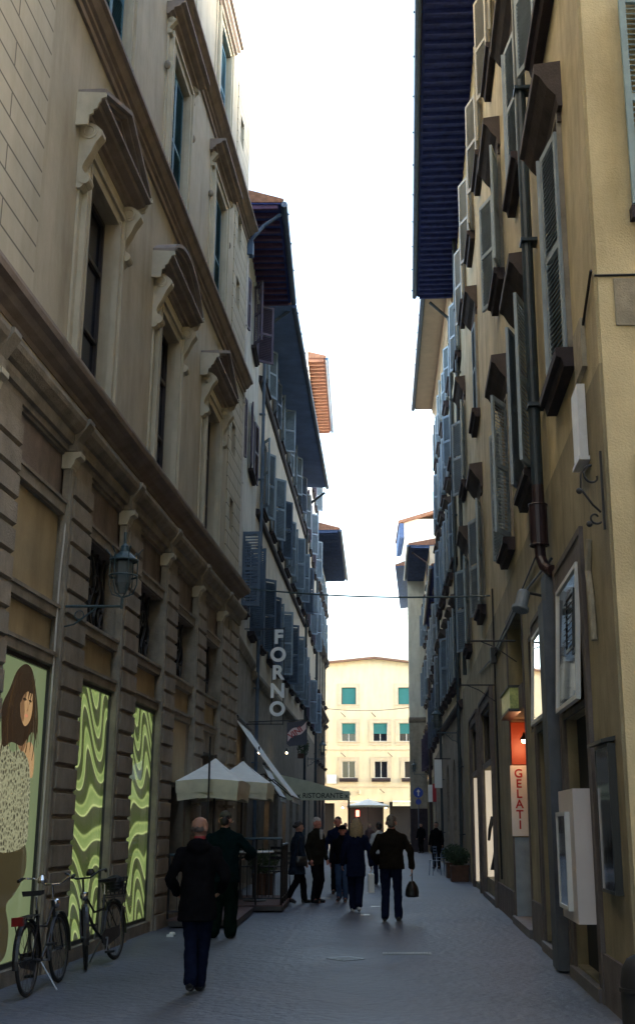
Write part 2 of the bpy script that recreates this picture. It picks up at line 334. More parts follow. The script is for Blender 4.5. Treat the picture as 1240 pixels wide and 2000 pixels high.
def window(b, x, z, wd, ht, dep=.2, surround=.0, sur_mat='stone_grey', glass='glass', frame='frame_dark', mull=(1, 2), sill=None, hood=None,
           leaves=None, leaf_mat='sh_blue', sill_mat='stone_dark', hood_mat='hood_stone', hole=True, slat=.055, blind=None, closed=False, leafh=None, pivot=.05, grille=False):
    """opening centred at local x; leaves = (left angle, right angle) in degrees, 0 = shut, 180 = flat on the wall"""
    if hole: b.hole(x-wd/2, x+wd/2, z, z+ht, dep)
    def fm():
        m = MB()
        if surround:
            s = surround; o = .035
            m.box(-wd/2-s, -wd/2+.002, -o, .02, -.0, ht+s); m.box(wd/2-.002, wd/2+s, -o, .02, 0, ht+s); m.box(-wd/2+.003, wd/2-.003, -o, .02, ht+.002, ht+s-.001)
            e = .035
            m.box(-wd/2-s-.001, -wd/2-s+e, -o-.02, .02, 0, ht+s+.02); m.box(wd/2+s-e, wd/2+s+.001, -o-.02, .02, 0, ht+s+.02); m.box(-wd/2-s+e, wd/2+s-e, -o-.02, .02, ht+s-e, ht+s+.02)
        return m
    def tm():
        m = fm(); fr = .055; y0, y1 = dep-.07, dep-.005
        m2 = MB()
        m2.box(-wd/2, -wd/2+fr, y0, y1, 0, ht); m2.box(wd/2-fr, wd/2, y0, y1, 0, ht); m2.box(-wd/2+fr, wd/2-fr, y0, y1, 0, fr); m2.box(-wd/2+fr, wd/2-fr, y0, y1, ht-fr, ht)
        for i in range(1, mull[0]+1): c = -wd/2 + wd*i/(mull[0]+1); m2.box(c-.03, c+.03, y0+.003, y1-.003, fr, ht-fr)
        for i in range(1, mull[1]+1): c = ht*i/(mull[1]+1); m2.box(-wd/2+fr, wd/2-fr, y0+.006, y1-.006, c-.015, c+.015)
        me = m2.mesh('window', frame)
        return me
    key = (round(wd, 3), round(ht, 3), dep, surround, sur_mat, frame, mull)
    wo = put('window', cached(('win',)+key, tm), b.root, (x, 0, z))
    if surround: put('frame', cached(('sur',)+key, lambda: fm().mesh('frame', sur_mat)), wo)
    put('pane', cached(('pane', round(wd, 3), round(ht, 3), dep, glass), lambda: MB().box(-wd/2-.03, wd/2+.03, dep-.02, dep+.03, -.03, ht+.03).mesh('pane', glass)), wo)
    if blind: put('blind', cached(('bl', wd, ht, blind), lambda: MB().box(-wd/2+.06, wd/2-.06, dep-.09, dep-.075, ht*(1-blind), ht-.05).mesh('blind', 'green_blind')), wo)
    if grille:
        def gm():
            m = MB()
            for i in range(1, 6): m.tube([(-wd/2+wd*i/6, dep*.45, 0), (-wd/2+wd*i/6, dep*.45, ht)], .012, 5)
            for i in range(1, 5): m.tube([(-wd/2, dep*.45, ht*i/5), (wd/2, dep*.45, ht*i/5)], .01, 5)
            return m.mesh('grille', 'iron')
        put('grille', cached(('gr', wd, ht, dep), gm), wo)
    if sill:
        sw, so, sh = sill
        put('sill', cached(('sill', sw, so, sh, sill_mat), lambda: MB().prism([(-so, 0), (-so, -sh*.45), (-so*.72, -sh*.55), (-so*.6, -sh), (.02, -sh), (.02, 0)], -sw/2, sw/2).mesh('sill', sill_mat)), wo)
    if hood:
        hw, ho, hh, hz = hood
        def hm():
            m = MB(); m.mould([(.05, 0), (.07, hh*.25), (ho*.55, hh*.45), (ho*.8, hh*.7), (ho, hh*.78), (ho, hh), (.0, hh+.04)], -hw/2, hw/2)
            m.box(-hw/2+.12, hw/2-.12, -.045, .02, -.12, 0)
            return m.mesh('hood', hood_mat)
        put('hood', cached(('hood', hw, ho, hh, hood_mat), hm), wo, (0, 0, hz))
    if leaves:
        lh = leafh or ht
        for side, a in ((1, leaves[0]), (-1, leaves[1])):
            if a is None: continue
            o = put('shutter', leaf_mesh(wd/2-.01, lh-.02, side, leaf_mat, slat), wo, (-side*(wd/2-.005), -pivot, .01), -side*R(a))
    return wo

def downpipe(b, x, z0, z1, r=.05, material='pipe_dark', out=.12, elbow=None, box=None):
    m = MB(); pts = [(x, -out, z0), (x, -out, z1)]
    if elbow: pts += [(x, -out-.05, z1+.15), (x, -elbow, z1+.75)]
    m.tube(pts, r, 10)
    z = z0+1.0
    while z < z1: m.box(x-r-.02, x+r+.02, -out-r-.01, 0, z, z+.035); z += 2.1
    if box: m.box(x-.13, x+.13, -out-.13, -out+.1, box-.22, box+.12)
    return m.build('drainpipe', material, b.root, smooth=False)
M['rafter_dull'] = mat('red_navy_rafter', (.11, .06, .13), .8, var=.3, vscale=5)
M['plaster_r_end'] = mat('lit_end_ochre_plaster', (.66, .56, .34), .85, var=.26, vscale=1.3, streak=.18, bump=.4)  # lighter copy of the ochre plaster; brighter open light painted in
M['stone_pale'] = mat('pale_rough_stone', (.36, .33, .26), .85, var=.3, vscale=3, streak=.25, bump=.3)
# ================================================================== ground
def paving():
    m = bpy.data.materials.new('grey_stone_paving'); m.use_nodes = True; t = m.node_tree; p = t.nodes['Principled BSDF']; L = t.links.new
    geo = t.nodes.new('ShaderNodeNewGeometry'); mp = t.nodes.new('ShaderNodeMapping'); mp.inputs['Rotation'].default_value = (0, 0, R(47)); L(geo.outputs['Position'], mp.inputs[0])
    br = t.nodes.new('ShaderNodeTexBrick'); br.inputs['Scale'].default_value = 1; br.inputs['Brick Width'].default_value = 1.1; br.inputs['Row Height'].default_value = .55
    br.inputs['Mortar Size'].default_value = .009; br.inputs['Mortar Smooth'].default_value = .5
    br.inputs['Color1'].default_value = (.098, .110, .142, 1); br.inputs['Color2'].default_value = (.115, .128, .162, 1); br.inputs['Mortar'].default_value = (.080, .092, .120, 1)
    L(mp.outputs[0], br.inputs[0])
    n = t.nodes.new('ShaderNodeTexNoise'); n.inputs['Scale'].default_value = .55; n.inputs['Detail'].default_value = 9; L(geo.outputs['Position'], n.inputs['Vector'])
    r = t.nodes.new('ShaderNodeValToRGB'); r.color_ramp.elements[0].position = .3; r.color_ramp.elements[1].position = .7
    r.color_ramp.elements[0].color = (.62, .62, .64, 1); r.color_ramp.elements[1].color = (1.2, 1.17, 1.14, 1); L(n.outputs[0], r.inputs[0])
    mx = t.nodes.new('ShaderNodeMix'); mx.data_type = 'RGBA'; mx.blend_type = 'MULTIPLY'; mx.inputs[0].default_value = 1; L(br.outputs[0], mx.inputs[6]); L(r.outputs[0], mx.inputs[7]); L(mx.outputs[2], p.inputs['Base Color'])
    n2 = t.nodes.new('ShaderNodeTexNoise'); n2.inputs['Scale'].default_value = 9; n2.inputs['Detail'].default_value = 6; L(geo.outputs['Position'], n2.inputs['Vector'])
    ma = t.nodes.new('ShaderNodeMath'); ma.operation = 'MULTIPLY_ADD'; ma.inputs[1].default_value = -.12; L(br.outputs['Fac'], ma.inputs[0]); L(n2.outputs[0], ma.inputs[2])
    b = t.nodes.new('ShaderNodeBump'); b.inputs['Strength'].default_value = .8; b.inputs['Distance'].default_value = .03; L(ma.outputs[0], b.inputs['Height']); L(b.outputs[0], p.inputs['Normal'])
    r3 = t.nodes.new('ShaderNodeMapRange'); r3.inputs['To Min'].default_value = .42; r3.inputs['To Max'].default_value = .75; L(n.outputs[0], r3.inputs[0]); L(r3.outputs[0], p.inputs['Roughness'])
    M['paving'] = m
paving()
g = MB(); g.add([(-300,-150,0),(300,-150,0),(300,500,0),(-300,500,0)], [(0,1,2,3)])
tag(g.build('street_paving', 'paving'), kind='structure')

# ================================================================== left: the palazzo
def XA(Y): return -4.36 + .0594*Y
A = Bld('palazzo', 'tall cream palazzo on the left with pedimented windows above a rusticated brown ground floor', (XA(3), 3), (XA(26.8), 26.8), 26, 12)
SA = A.S
PITCH = 2.735
pil = [13.66 + PITCH*k for k in range(-3, 5)]               # near edge (world Y) of each rusticated pilaster
# ---- openings
bays = [(p+.86, p+PITCH) for p in pil[:-1]]                 # wall between pilasters
shop = {}; idx = {round(b_[0], 2): i for i, b_ in enumerate(bays)}
for i, (a, c) in enumerate(bays):
    x0, x1 = SA(a)+.10, SA(c)-.11
    if i in (2, 3, 4): A.hole(x0, x1, .16, 3.40, .09)
    elif i in (5,): A.hole(x0+.15, x1-.25, .16, 2.25, .35)
    elif i in (0, 1): A.hole(x0, x1, .16, 3.40, .25)
    else: A.hole(x0, x1, .16, 3.0, .45)
    A.hole(x0, x1, 3.57, 3.97, .05)
    A.hole(x0, x1, 4.14, 5.25, .28 if i >= 3 else .06)
    A.hole(SA(a)+.03, SA(c)-.02, 5.44, 6.02, .05)
g_holes = list(A.holes)
cols = [14.31, 14.31+4.27, 14.31+8.54]
A.wall(0, 6.06, 'stone_grey')
for h in g_holes:
    x0, x1, z0, z1 = h[:4]
    if z0 == 3.57: MB().box(x0, x1, .048, .08, z0, z1).build('panel', 'panel_yellow', A.root)
    elif z0 == 4.14 and h[4] < .1: MB().box(x0, x1, .055, .08, z0, z1).build('panel', 'panel_yellow', A.root)
    elif z0 == 4.14:
        wo = put('window', cached(('mez',), lambda: (lambda m, w_: m.box(-w_/2, -w_/2+.05, .2, .26, 0, 1.11).box(w_/2-.05, w_/2, .2, .26, 0, 1.11).box(-w_/2, w_/2, .2, .26, 0, .05).box(-w_/2, w_/2, .2, .26, 1.06, 1.11).box(-.02, .02, .2, .26, 0, 1.1))(MB(), x1-x0).mesh('window', 'frame_dark')), A.root, ((x0+x1)/2, 0, z0))
        MB().box(-(x1-x0)/2, (x1-x0)/2, .265, .3, 0, 1.11).build('pane', 'glass', wo)
        gr = MB()                                            # ornate dark grille with curling leaves
        for k in range(5):
            cx_ = -.5 + k*.25
            gr.tube([(cx_+.11*math.sin(q*.9+k), .14, q*.111) for q in range(11)], .022, 5)
        for k in range(4):
            gr.torus((-.45+.3*k, .14, .25+.22*(k % 3)), .12, .018, 'y', 14, 5)
        gr.build('grille', 'iron', wo)
    elif z0 == 5.44: MB().box(x0, x1, .048, .08, z0, z1).build('panel', 'panel_brown', A.root)
A.holes = []
# ---- rusticated pilasters, colonettes, capitals
def pilaster_mesh():
    m = MB(); z = .22; bh = .295
    m.box(0, .86, -.05, .01, 0, 6.05)
    m.box(-.01, .87, -.125, .0, 0, .215)
    while z + bh < 5.95:
        m.frust(.01, .85, z+.012, z+bh-.012, -.05, -.10, .022); z += bh
    return m.mesh('pilaster', 'stone_brown')
def colonette():
    m = MB(); m.box(-.15, -.03, -.075, .01, 0, 5.86); m.box(-.13, -.05, -.095, .01, 0, 5.86)
    return m.mesh('colonette', 'stone_grey')
def capital():
    m = MB(); m.mould([(.09, 0), (.10, .03), (.12, .05), (.14, .12), (.2, .15), (.2, .21)], -.19, .02); return m.mesh('capital', 'plaster_trim')
for p in pil:
    put('pilaster', cached('pil', pilaster_mesh), A.root, (SA(p), 0, 0)); put('colonette', cached('colo', colonette), A.root, (SA(p), 0, 0)); put('capital', cached('capi', capital), A.root, (SA(p), 0, 5.84))
# frames round every bay opening
for i, (a, c) in enumerate(bays):
    x0, x1 = SA(a)+.10, SA(c)-.11
    m = MB()
    ztop = {5: 2.25, 6: 3.0}.get(i, 3.40); 
    if i != 5:
        m.box(x0-.11, x0-.001, -.03, .01, .16, ztop); m.box(x1+.001, x1+.07, -.03, .01, .16, ztop); m.box(x1+.02, x1+.045, -.05, .01, .16, ztop)
    if i != 5: m.box(x0-.11, x1+.11, -.031, .01, ztop+.001, ztop+.009); m.build('bay_frame', 'stone_grey', A.root)
    for za, zb in ((3.41, 3.56), (3.98, 4.13), (5.26, 5.43)):
        m = MB(); m.box(x0-.14, x1+.12, -.045, .01, za, zb); m.box(x0-.14, x1+.12, -.07, .01, zb-.04, zb+.002); m.build('lintel', 'stone_grey', A.root)
    MB().box(x0-.16, x1+.14, -.06, .01, 0, .155).build('threshold', 'stone_grey', A.root)
MB().box(SA(3), SA(26.8), -.02, 0, 0, .14).build('plinth', 'stone_brown', A.root)
# end quoin
q = MB(); z = .22
q.box(SA(25.66), A.L, -.05, .01, 0, 6.05)
while z < 5.9: q.frust(SA(25.68), A.L-.02, z+.012, z+.283, -.05, -.10, .022); z += .295
q.build('quoin', 'stone_brown', A.root)
# ---- entablature, frieze, cornice
e = MB(); e.mould([(.04, 6.06), (.05, 6.13), (.10, 6.14), (.12, 6.2), (.12, 6.27), (.17, 6.29), (.24, 6.36), (.26, 6.42), (.26, 6.47), (.03, 6.5)], 0, A.L+.05)
for p in pil: e.mould([(.16, 6.06), (.16, 6.2), (.20, 6.27), (.26, 6.36), (.30, 6.42), (.30, 6.472)], SA(p)-.2, SA(p)+.02)
e.build('entablature', 'stone_grey', A.root)
MB().box(0, A.L+.01, -.035, .02, 6.5, 6.76).build('frieze', 'panel_yellow', A.root)
c_ = MB(); c_.mould([(.05, 6.76), (.08, 6.80), (.17, 6.84), (.22, 6.9), (.30, 6.92), (.32, 6.98), (.32, 7.02), (.02, 7.06)], -.02, A.L+.07); c_.build('cornice', 'string_stone', A.root)
# ---- upper walls
for cY in cols:
    A.hole(SA(cY)-.72, SA(cY)+.72, 7.08, 10.05, .24); A.hole(SA(cY)-.70, SA(cY)+.70, 12.35, 15.2, .24); A.hole(SA(cY)-.66, SA(cY)+.66, 16.95, 19.25, .24)
for z in (8.15, 10.0, 13.75, 15.4, 18.2): A.hole(SA(25.35), SA(25.85), z, z+.75, .25)
upper_holes = list(A.holes)
A.wall(6.06, 26, 'plaster_a')
A.holes = []
# scored ashlar strips
for (ya, yb) in ((3.0, 7.4), (9.0, 9.1)):
    pass
def ash(ya, yb, z0, z1, cut=()):
    m = MB()
    zs = [z0]
    for c0 in cut: zs += [c0, c0+.75]
    zs.append(z1)
    for k in range(0, len(zs), 2): m.box(SA(ya), min(SA(yb), A.L+.02), -.022, .01, zs[k], zs[k+1])
    for c0 in cut:
        m.box(SA(ya), SA(25.35), -.022, .01, c0, c0+.75); m.box(SA(25.85), A.L+.02, -.022, .01, c0, c0+.75)
    m.build('ashlar_strip', 'ashlar_a', A.root)
for z0, z1 in ((7.06, 11.93), (12.36, 16.18), (16.62, 25.9)):
    ash(3.05, 11.88, z0, z1)
    ash(24.95, 26.9, z0, z1, [c0 for c0 in (8.15, 10.0, 13.75, 15.4, 18.2) if z0 < c0 < z1])
for h in upper_holes:
    if h[1]-h[0] < .6: A.dark(h, 'glass')
def string(z, o, name='string_course'):
    m = MB(); m.mould([(.045, z), (.045, z+.10), (.09, z+.12), (.09, z+.18), (.14, z+.2), (o*.8, z+.30), (o, z+.32), (o, z+.38), (.01, z+.42)], -.02, A.L+.06); m.build(name, 'string_stone', A.root)
string(11.93, .26); string(16.18, .30)
# ---- big windows
def big_frame(wd, ht):
    m = MB(); s = .24
    for sg in (-1, 1):
        a, b_ = sorted((sg*wd/2, sg*(wd/2+s))); m.box(a, b_, -.06, .01, 0, ht+.22)
        a, b_ = sorted((sg*(wd/2+s-.07), sg*(wd/2+s))); m.box(a, b_, -.10, .01, 0, ht+.22)
        a, b_ = sorted((sg*(wd/2+.001), sg*(wd/2+.05))); m.box(a, b_, -.085, .01, 0, ht+.05)
        a, b_ = sorted((sg*(wd/2+s), sg*(wd/2+s+.12))); m.box(a, b_, -.03, .01, 0, ht+.35)
    m.box(-wd/2+.001, wd/2-.001, -.06, .01, ht, ht+.22); m.box(-wd/2-s+.07, wd/2+s-.07, -.10, .01, ht+.15, ht+.22)
    return m
def console(hh, dd, wd=.17):
    """S-scroll bracket"""
    m = MB(); pts = []
    for t in range(17):
        k = t/16; z = hh*(1-k)
        o = dd*(.95*math.exp(-((k-.14)/.16)**2) + .5*math.exp(-((k-.40)/.2)**2) + .55*math.exp(-((k-.86)/.09)**2) + .18)
        pts.append((-o, z))
    poly = pts + [(.01, 0), (.01, hh)]
    m.prism(poly, -wd/2, wd/2)
    m.tube([(-wd/2-.015, -dd*.52, hh*.86), (wd/2+.015, -dd*.52, hh*.86)], dd*.44, 12)
    m.tube([(-wd/2-.012, -dd*.42, hh*.13), (wd/2+.012, -dd*.42, hh*.13)], dd*.30, 10)
    for sg in (-1, 1):
        m.torus((sg*(wd/2+.012), -dd*.52, hh*.86), dd*.28, .012, 'x', 12, 4)
    return m
def pediment(kind, wd, o, rise):
    m = MB(); h = wd/2; bed = .26
    # bed cornice
    prof = [(.05, 0), (.08, .05), (.13, .07), (.14, .12), (o*.72, .15), (o*.78, .2), (o, .215), (o, bed)]
    m.mould(prof, -h, h)
    # tympanum and raking cornice, solid, overhanging by o
    n = 14
    if kind == 'tri': top = [(-h, bed), (0, bed+rise), (h, bed)]
    elif kind == 'seg':
        rad = (h*h + rise*rise)/(2*rise); top = []
        a0 = math.asin(h/rad)
        for i in range(n+1):
            a = -a0 + 2*a0*i/n; top.append((rad*math.sin(a), bed + rise - rad + rad*math.cos(a)))
    if kind != 'flat':
        m.prismy([(x, z) for x, z in top] + [(h*.98, bed-.02), (-h*.98, bed-.02)], -.12, .02)
        for i in range(len(top)-1):
            (xa, za), (xb, zb) = top[i], top[i+1]
            for (o0, t0, t1) in ((o+.0, .055, .12), (o*.80, .0, .056), (o*.55, -.045, .001)):
                m.add([(xa, .02, za+t0), (xb, .02, zb+t0), (xb, -o0, zb+t0), (xa, -o0, za+t0), (xa, .02, za+t1), (xb, .02, zb+t1), (xb, -o0, zb+t1), (xa, -o0, za+t1)],
                      [(0,1,2,3),(4,7,6,5),(3,2,6,7),(0,4,5,1),(0,3,7,4),(1,5,6,2)])
    return m
for k, cY in enumerate(cols):
    x = SA(cY); wd, ht = 1.44, 2.97
    wo = put('window', cached('wfr1', lambda: (lambda m: (m.box(-.72, -.66, .15, .22, 0, 2.97), m.box(.66, .72, .15, .22, 0, 2.97), m.box(-.04, .04, .15, .22, 0, 2.97), m.box(-.72, .72, .155, .215, 2.1, 2.17), m.box(-.72, .72, .155, .215, 1.05, 1.09), m.box(-.72, .72, .15, .22, 2.9, 2.97), m))(MB())[-1].mesh('window', 'frame_dark')), A.root, (x, 0, 7.08))
    put('frame', cached('bf1', lambda: big_frame(1.44, 2.97).mesh('frame', 'plaster_trim')), wo)
    put('pane', cached('bp1', lambda: MB().box(-.74, .74, .195, .26, -.02, 3.0).mesh('pane', 'glass_blue')), wo)
    kind = 'seg' if k == 1 else 'tri'
    put('pediment', cached(('ped', kind), lambda: pediment(kind, 2.62, .36, .55 if kind == 'tri' else .50).mesh('pediment', 'string_stone')), wo, (0, 0, 3.42))
    for sg in (-1, 1): put('return', cached(('ret', sg), lambda: (lambda m: (m.mould([(.16, -.16), (.17, -.02), (.22, .0), (.22, .05), (.27, .08), (.29, .15), (.31, .17), (.32, .22), (.38, .235), (.38, .30), (.0, .33)], min(sg*1.30, sg*1.335), max(sg*1.30, sg*1.335)), m))(MB())[-1].mesh('return', 'plaster_trim')), wo, (0, 0, 3.42))  # cream caps put the lit tone of the pediment ends into colour
    fz = put('lintel', cached('lint', lambda: MB().box(-1.08, 1.08, -.04, .01, 3.2, 3.42).mesh('lintel', 'plaster_trim')), wo)
    for sg in (-1, 1): put('console', cached('con1', lambda: console(.95, .25).mesh('console', 'plaster_trim')), wo, (sg*1.06, 0, 2.46))
    # second floor
    w2 = put('window', cached('wfr2', lambda: (lambda m: (m.box(-.70, -.64, .15, .22, 0, 2.85), m.box(.64, .70, .15, .22, 0, 2.85), m.box(-.70, .70, .15, .22, 2.79, 2.85), m))(MB())[-1].mesh('window', 'sh_teal')), A.root, (x, 0, 12.35))
    put('frame', cached('bf2', lambda: big_frame(1.40, 2.85).mesh('frame', 'plaster_trim')), w2)
    for sg in (-1, 1): put('shutter', leaf_mesh(.64, 2.78, sg, 'sh_teal', .07), w2, (-sg*.64, .07, .0), 0)
    put('pane', cached('bp2', lambda: MB().box(-.72, .72, .225, .26, -.02, 2.87).mesh('pane', 'glass_blue')), w2)
    put('hood', cached('hd2', lambda: pediment('flat', 2.42, .34, 0).mesh('hood', 'string_stone')), w2, (0, 0, 3.22))
    for sg in (-1, 1): put('console', cached('con2', lambda: console(.34, .13, .12).mesh('console', 'plaster_trim')), w2, (sg*1.02, 0, 2.9))
    for sg in (-1, 1): put('bracket', cached('lion', lambda: MB().sphere((0, -.05, 0), (.05, .06, .09), 8, 6).mesh('bracket', 'stone_grey', True)), w2, (sg*1.14, 0, 2.2))
    # third floor
    w3 = put('window', cached('wfr3', lambda: (lambda m: (m.box(-.66, -.60, .15, .22, 0, 2.3), m.box(.60, .66, .15, .22, 0, 2.3), m.box(-.66, .66, .15, .22, 2.24, 2.3), m))(MB())[-1].mesh('window', 'sh_teal')), A.root, (x, 0, 16.95))
    put('frame', cached('bf3', lambda: big_frame(1.32, 2.3).mesh('frame', 'plaster_trim')), w3)
    for sg in (-1, 1): put('shutter', leaf_mesh(.60, 2.23, sg, 'sh_teal', .07), w3, (-sg*.60, .07, .0), 0)
    put('pane', cached('bp3', lambda: MB().box(-.68, .68, .225, .26, -.02, 2.32).mesh('pane', 'glass_blue')), w3)
    put('hood', cached('hd3', lambda: pediment('flat', 2.2, .28, 0).mesh('hood', 'string_stone')), w3, (0, 0, 2.62))
roof(A, 26, 1.0, 1.5, 'soffit', near=0, far=.2, rafters=.6)
# conduit along the bays and little finials on the entablature
cd = MB(); cd.tube([(SA(13.42), -.05, .3), (SA(13.45), -.05, 4.4), (SA(13.6), -.06, 6.0)], .012, 5); cd.build('conduit', 'pipe_white', A.root)
# door behind bay 6, dark interiors
for h in g_holes:
    if h[2] == .16 and h[3] in (2.25, 3.0): A.dark(h, 'glass', 'door')
MB().box(SA(20.3), SA(21.4), -.012, .01, 2.32, 3.38).build('panel', 'panel_yellow', A.root)

# ---- backlit shop displays
def swirl():
    m = bpy.data.materials.new('green_wave_backlit_print'); m.use_nodes = True; t = m.node_tree; p = t.nodes['Principled BSDF']; L = t.links.new
    geo = t.nodes.new('ShaderNodeNewGeometry'); sp = t.nodes.new('ShaderNodeSeparateXYZ'); L(geo.outputs['Position'], sp.inputs[0])
    def mt(op, a, b_=None, c=None):
        n = t.nodes.new('ShaderNodeMath'); n.operation = op
        for i, q in enumerate((a, b_, c)):
            if q is None: continue
            if isinstance(q, (int, float)): n.inputs[i].default_value = q
            else: L(q, n.inputs[i])
        return n.outputs[0]
    y, z = sp.outputs[1], sp.outputs[2]
    amp = mt('MULTIPLY_ADD', mt('SINE', mt('MULTIPLY_ADD', z, 2.3, 1.0)), .20, .24)
    ph = mt('MULTIPLY_ADD', z, 2.6, mt('MULTIPLY', y, 5.6))
    w1 = mt('MULTIPLY', mt('SINE', ph), amp)
    w2 = mt('MULTIPLY', mt('SINE', mt('MULTIPLY_ADD', y, 3.1, mt('MULTIPLY', z, 2.2))), .10)
    f = mt('ADD', mt('ADD', z, w1), w2)
    fr = mt('FRACT', mt('MULTIPLY', f, 2.45))
    r = t.nodes.new('ShaderNodeValToRGB'); cr = r.color_ramp; cr.interpolation = 'LINEAR'
    cols_ = [(0, (.035, .05, .012)), (.44, (.045, .05, .025)), (.47, (.26, .32, .12)), (.50, (.40, .46, .18)), (.54, (.20, .26, .085)), (.74, (.15, .21, .065)), (.86, (.25, .31, .10)), (.93, (.05, .07, .02)), (1, (.035, .05, .012))]
    cr.elements[0].position = 0; cr.elements[0].color = (*cols_[0][1], 1); cr.elements[1].position = 1; cr.elements[1].color = (*cols_[-1][1], 1)
    for po, c in cols_[1:-1]: e_ = cr.elements.new(po); e_.color = (*c, 1)
    L(fr, r.inputs[0]); L(r.outputs[0], p.inputs['Emission Color']); p.inputs['Emission Strength'].default_value = .15; p.inputs['Coat Weight'].default_value = 1.0; p.inputs['Coat Roughness'].default_value = .04
    p.inputs['Base Color'].default_value = (.03, .04, .02, 1); p.inputs['Roughness'].default_value = .25
    M['swirl'] = m
swirl()
M['floorlamp'] = mat('tube_lamp', (.8, .9, .5), emit=(.85, 1, .45), estr=1.2)
def shop_display(i, kind):
    a, c = bays[i]; x0, x1 = SA(a)+.10, SA(c)-.11
    fr = MB(); 
    for q in ((x0, x0+.05, .16, 3.40), (x1-.05, x1, .16, 3.40), (x0+.05, x1-.05, 3.35, 3.40), (x0+.05, x1-.05, .16, .21)): fr.box(q[0], q[1], .01, .088, q[2], q[3])
    fo = fr.build('shop_window', 'black_paint', A.root)
    p = MB().box(x0+.05, x1-.05, .045, .085, .21, 3.35)
    o = p.build('backlit_print', 'swirl' if kind == 'swirl' else 'poster_bg', fo)
    return x0+.05, x1-.05, fo
M['poster_bg'] = mat('pale_green_backlit', (.05, .06, .03), .3, emit=(.30, .38, .19), estr=.055)
M['p_hair'] = mat('print_dark_hair', (.012, .008, .006), .6, emit=(.03, .018, .01), estr=.1, spec=.05)
M['p_hair2'] = mat('print_brown_hair', (.012, .008, .006), .6, emit=(.16, .09, .035), estr=.04, spec=.05)
M['p_skin'] = mat('print_skin', (.06, .04, .02), .35, emit=(.55, .33, .15), estr=.085, var=.2, vscale=6)
M['p_skin2'] = mat('print_skin_shade', (.04, .02, .01), .35, emit=(.28, .15, .07), estr=.075)
M['p_trouser'] = mat('print_olive_trousers', (.06, .05, .03), .35, emit=(.10, .08, .03), estr=.04, var=.4, vscale=4)
M['p_lip'] = mat('print_lips', (.1, .04, .03), .35, emit=(.2, .07, .04), estr=.3)
def knit():
    m = mat('print_knit', (.03, .03, .02), .4); t = m.node_tree; p = t.nodes['Principled BSDF']; L = t.links.new
    geo = t.nodes.new('ShaderNodeNewGeometry'); v = t.nodes.new('ShaderNodeTexVoronoi'); v.inputs['Scale'].default_value = 17; v.feature = 'DISTANCE_TO_EDGE'; L(geo.outputs['Position'], v.inputs['Vector'])
    r = t.nodes.new('ShaderNodeValToRGB'); r.color_ramp.elements[0].position = .05; r.color_ramp.elements[1].position = .3
    r.color_ramp.elements[0].color = (.50, .50, .30, 1); r.color_ramp.elements[1].color = (.07, .065, .04, 1); L(v.outputs['Distance'], r.inputs[0])
    L(r.outputs[0], p.inputs['Emission Color']); p.inputs['Emission Strength'].default_value = .065; M['p_knit'] = m
knit()
x0, x1, fo = shop_display(2, 'poster')
def pane(name, pts, lay, m_): # flat printed shape, pts in (u, z), u 0..1 across the print
    MB().prismy([(x0+(x1-x0)*u, z) for u, z in pts], .045-.0012*lay-.001, .045-.0012*lay).build(name, m_, fo)
def smoothpts(pts, n=6):
    out = []; N = len(pts)
    for i in range(N):
        p0, p1, p2, p3 = pts[(i-1) % N], pts[i], pts[(i+1) % N], pts[(i+2) % N]
        for k in range(n):
            t = k/n; out.append(tuple(.5*((2*p1[j]) + (-p0[j]+p2[j])*t + (2*p0[j]-5*p1[j]+4*p2[j]-p3[j])*t*t + (-p0[j]+3*p1[j]-3*p2[j]+p3[j])*t**3) for j in (0, 1)))
    return out
pane('printed_trousers', smoothpts([(.0, 1.42), (.3, 1.48), (.76, 1.42), (.84, 1.12), (.66, .90), (.50, .78), (.58, .55), (.56, .30), (.40, .22), (0, .22)]), 1, 'p_trouser')
pane('printed_arm', smoothpts([(.0, 1.75), (.10, 1.62), (.2, 1.35), (.24, 1.05), (.17, .92), (.12, 1.1), (.0, 1.2)]), 3, 'p_skin2')
pane('printed_shoulder', smoothpts([(.60, 2.42), (.76, 2.50), (.85, 2.36), (.84, 2.12), (.70, 2.16), (.58, 2.2)]), 2, 'p_skin')
pane('printed_knitwear', smoothpts([(.0, 2.35), (.20, 2.46), (.38, 2.36), (.55, 2.40), (.72, 2.30), (.80, 2.05), (.82, 1.7), (.80, 1.4), (.45, 1.32), (.18, 1.38), (.10, 1.62), (.0, 1.80)]), 3, 'p_knit')
pane('printed_hair', smoothpts([(.36, 3.22), (.52, 3.33), (.66, 3.30), (.76, 3.14), (.84, 2.92), (.88, 2.70), (.84, 2.52), (.78, 2.62), (.66, 2.52), (.56, 2.44), (.36, 2.46), (.20, 2.40), (.14, 2.62), (.13, 2.82), (.24, 3.0)]), 4, 'p_hair')
pane('printed_face', smoothpts([(.48, 3.06), (.60, 3.10), (.71, 3.03), (.73, 2.87), (.70, 2.74), (.61, 2.66), (.54, 2.70), (.485, 2.82)]), 5, 'p_skin')
pane('printed_face_shade', smoothpts([(.47, 3.06), (.56, 3.08), (.555, 2.9), (.57, 2.8), (.55, 2.70), (.49, 2.80)]), 6, 'p_skin2')
pane('printed_fringe', smoothpts([(.45, 3.10), (.58, 3.16), (.73, 3.08), (.69, 3.03), (.60, 3.04), (.52, 2.98), (.47, 2.90)]), 7, 'p_hair')
q_ = random.Random(4)
def strand(u0, z0, u1, z1, wd, m_, lay, bend):
    L_ = [(u0+(u1-u0)*t/6+bend*math.sin(math.pi*t/6), z0+(z1-z0)*t/6) for t in range(7)]
    pane('printed_hair_strand', [(u-wd*(1-abs(k-3)/4), z) for k, (u, z) in enumerate(L_)] + [(u+wd*(1-abs(k-3)/4), z) for k, (u, z) in reversed(list(enumerate(L_)))], lay, m_)
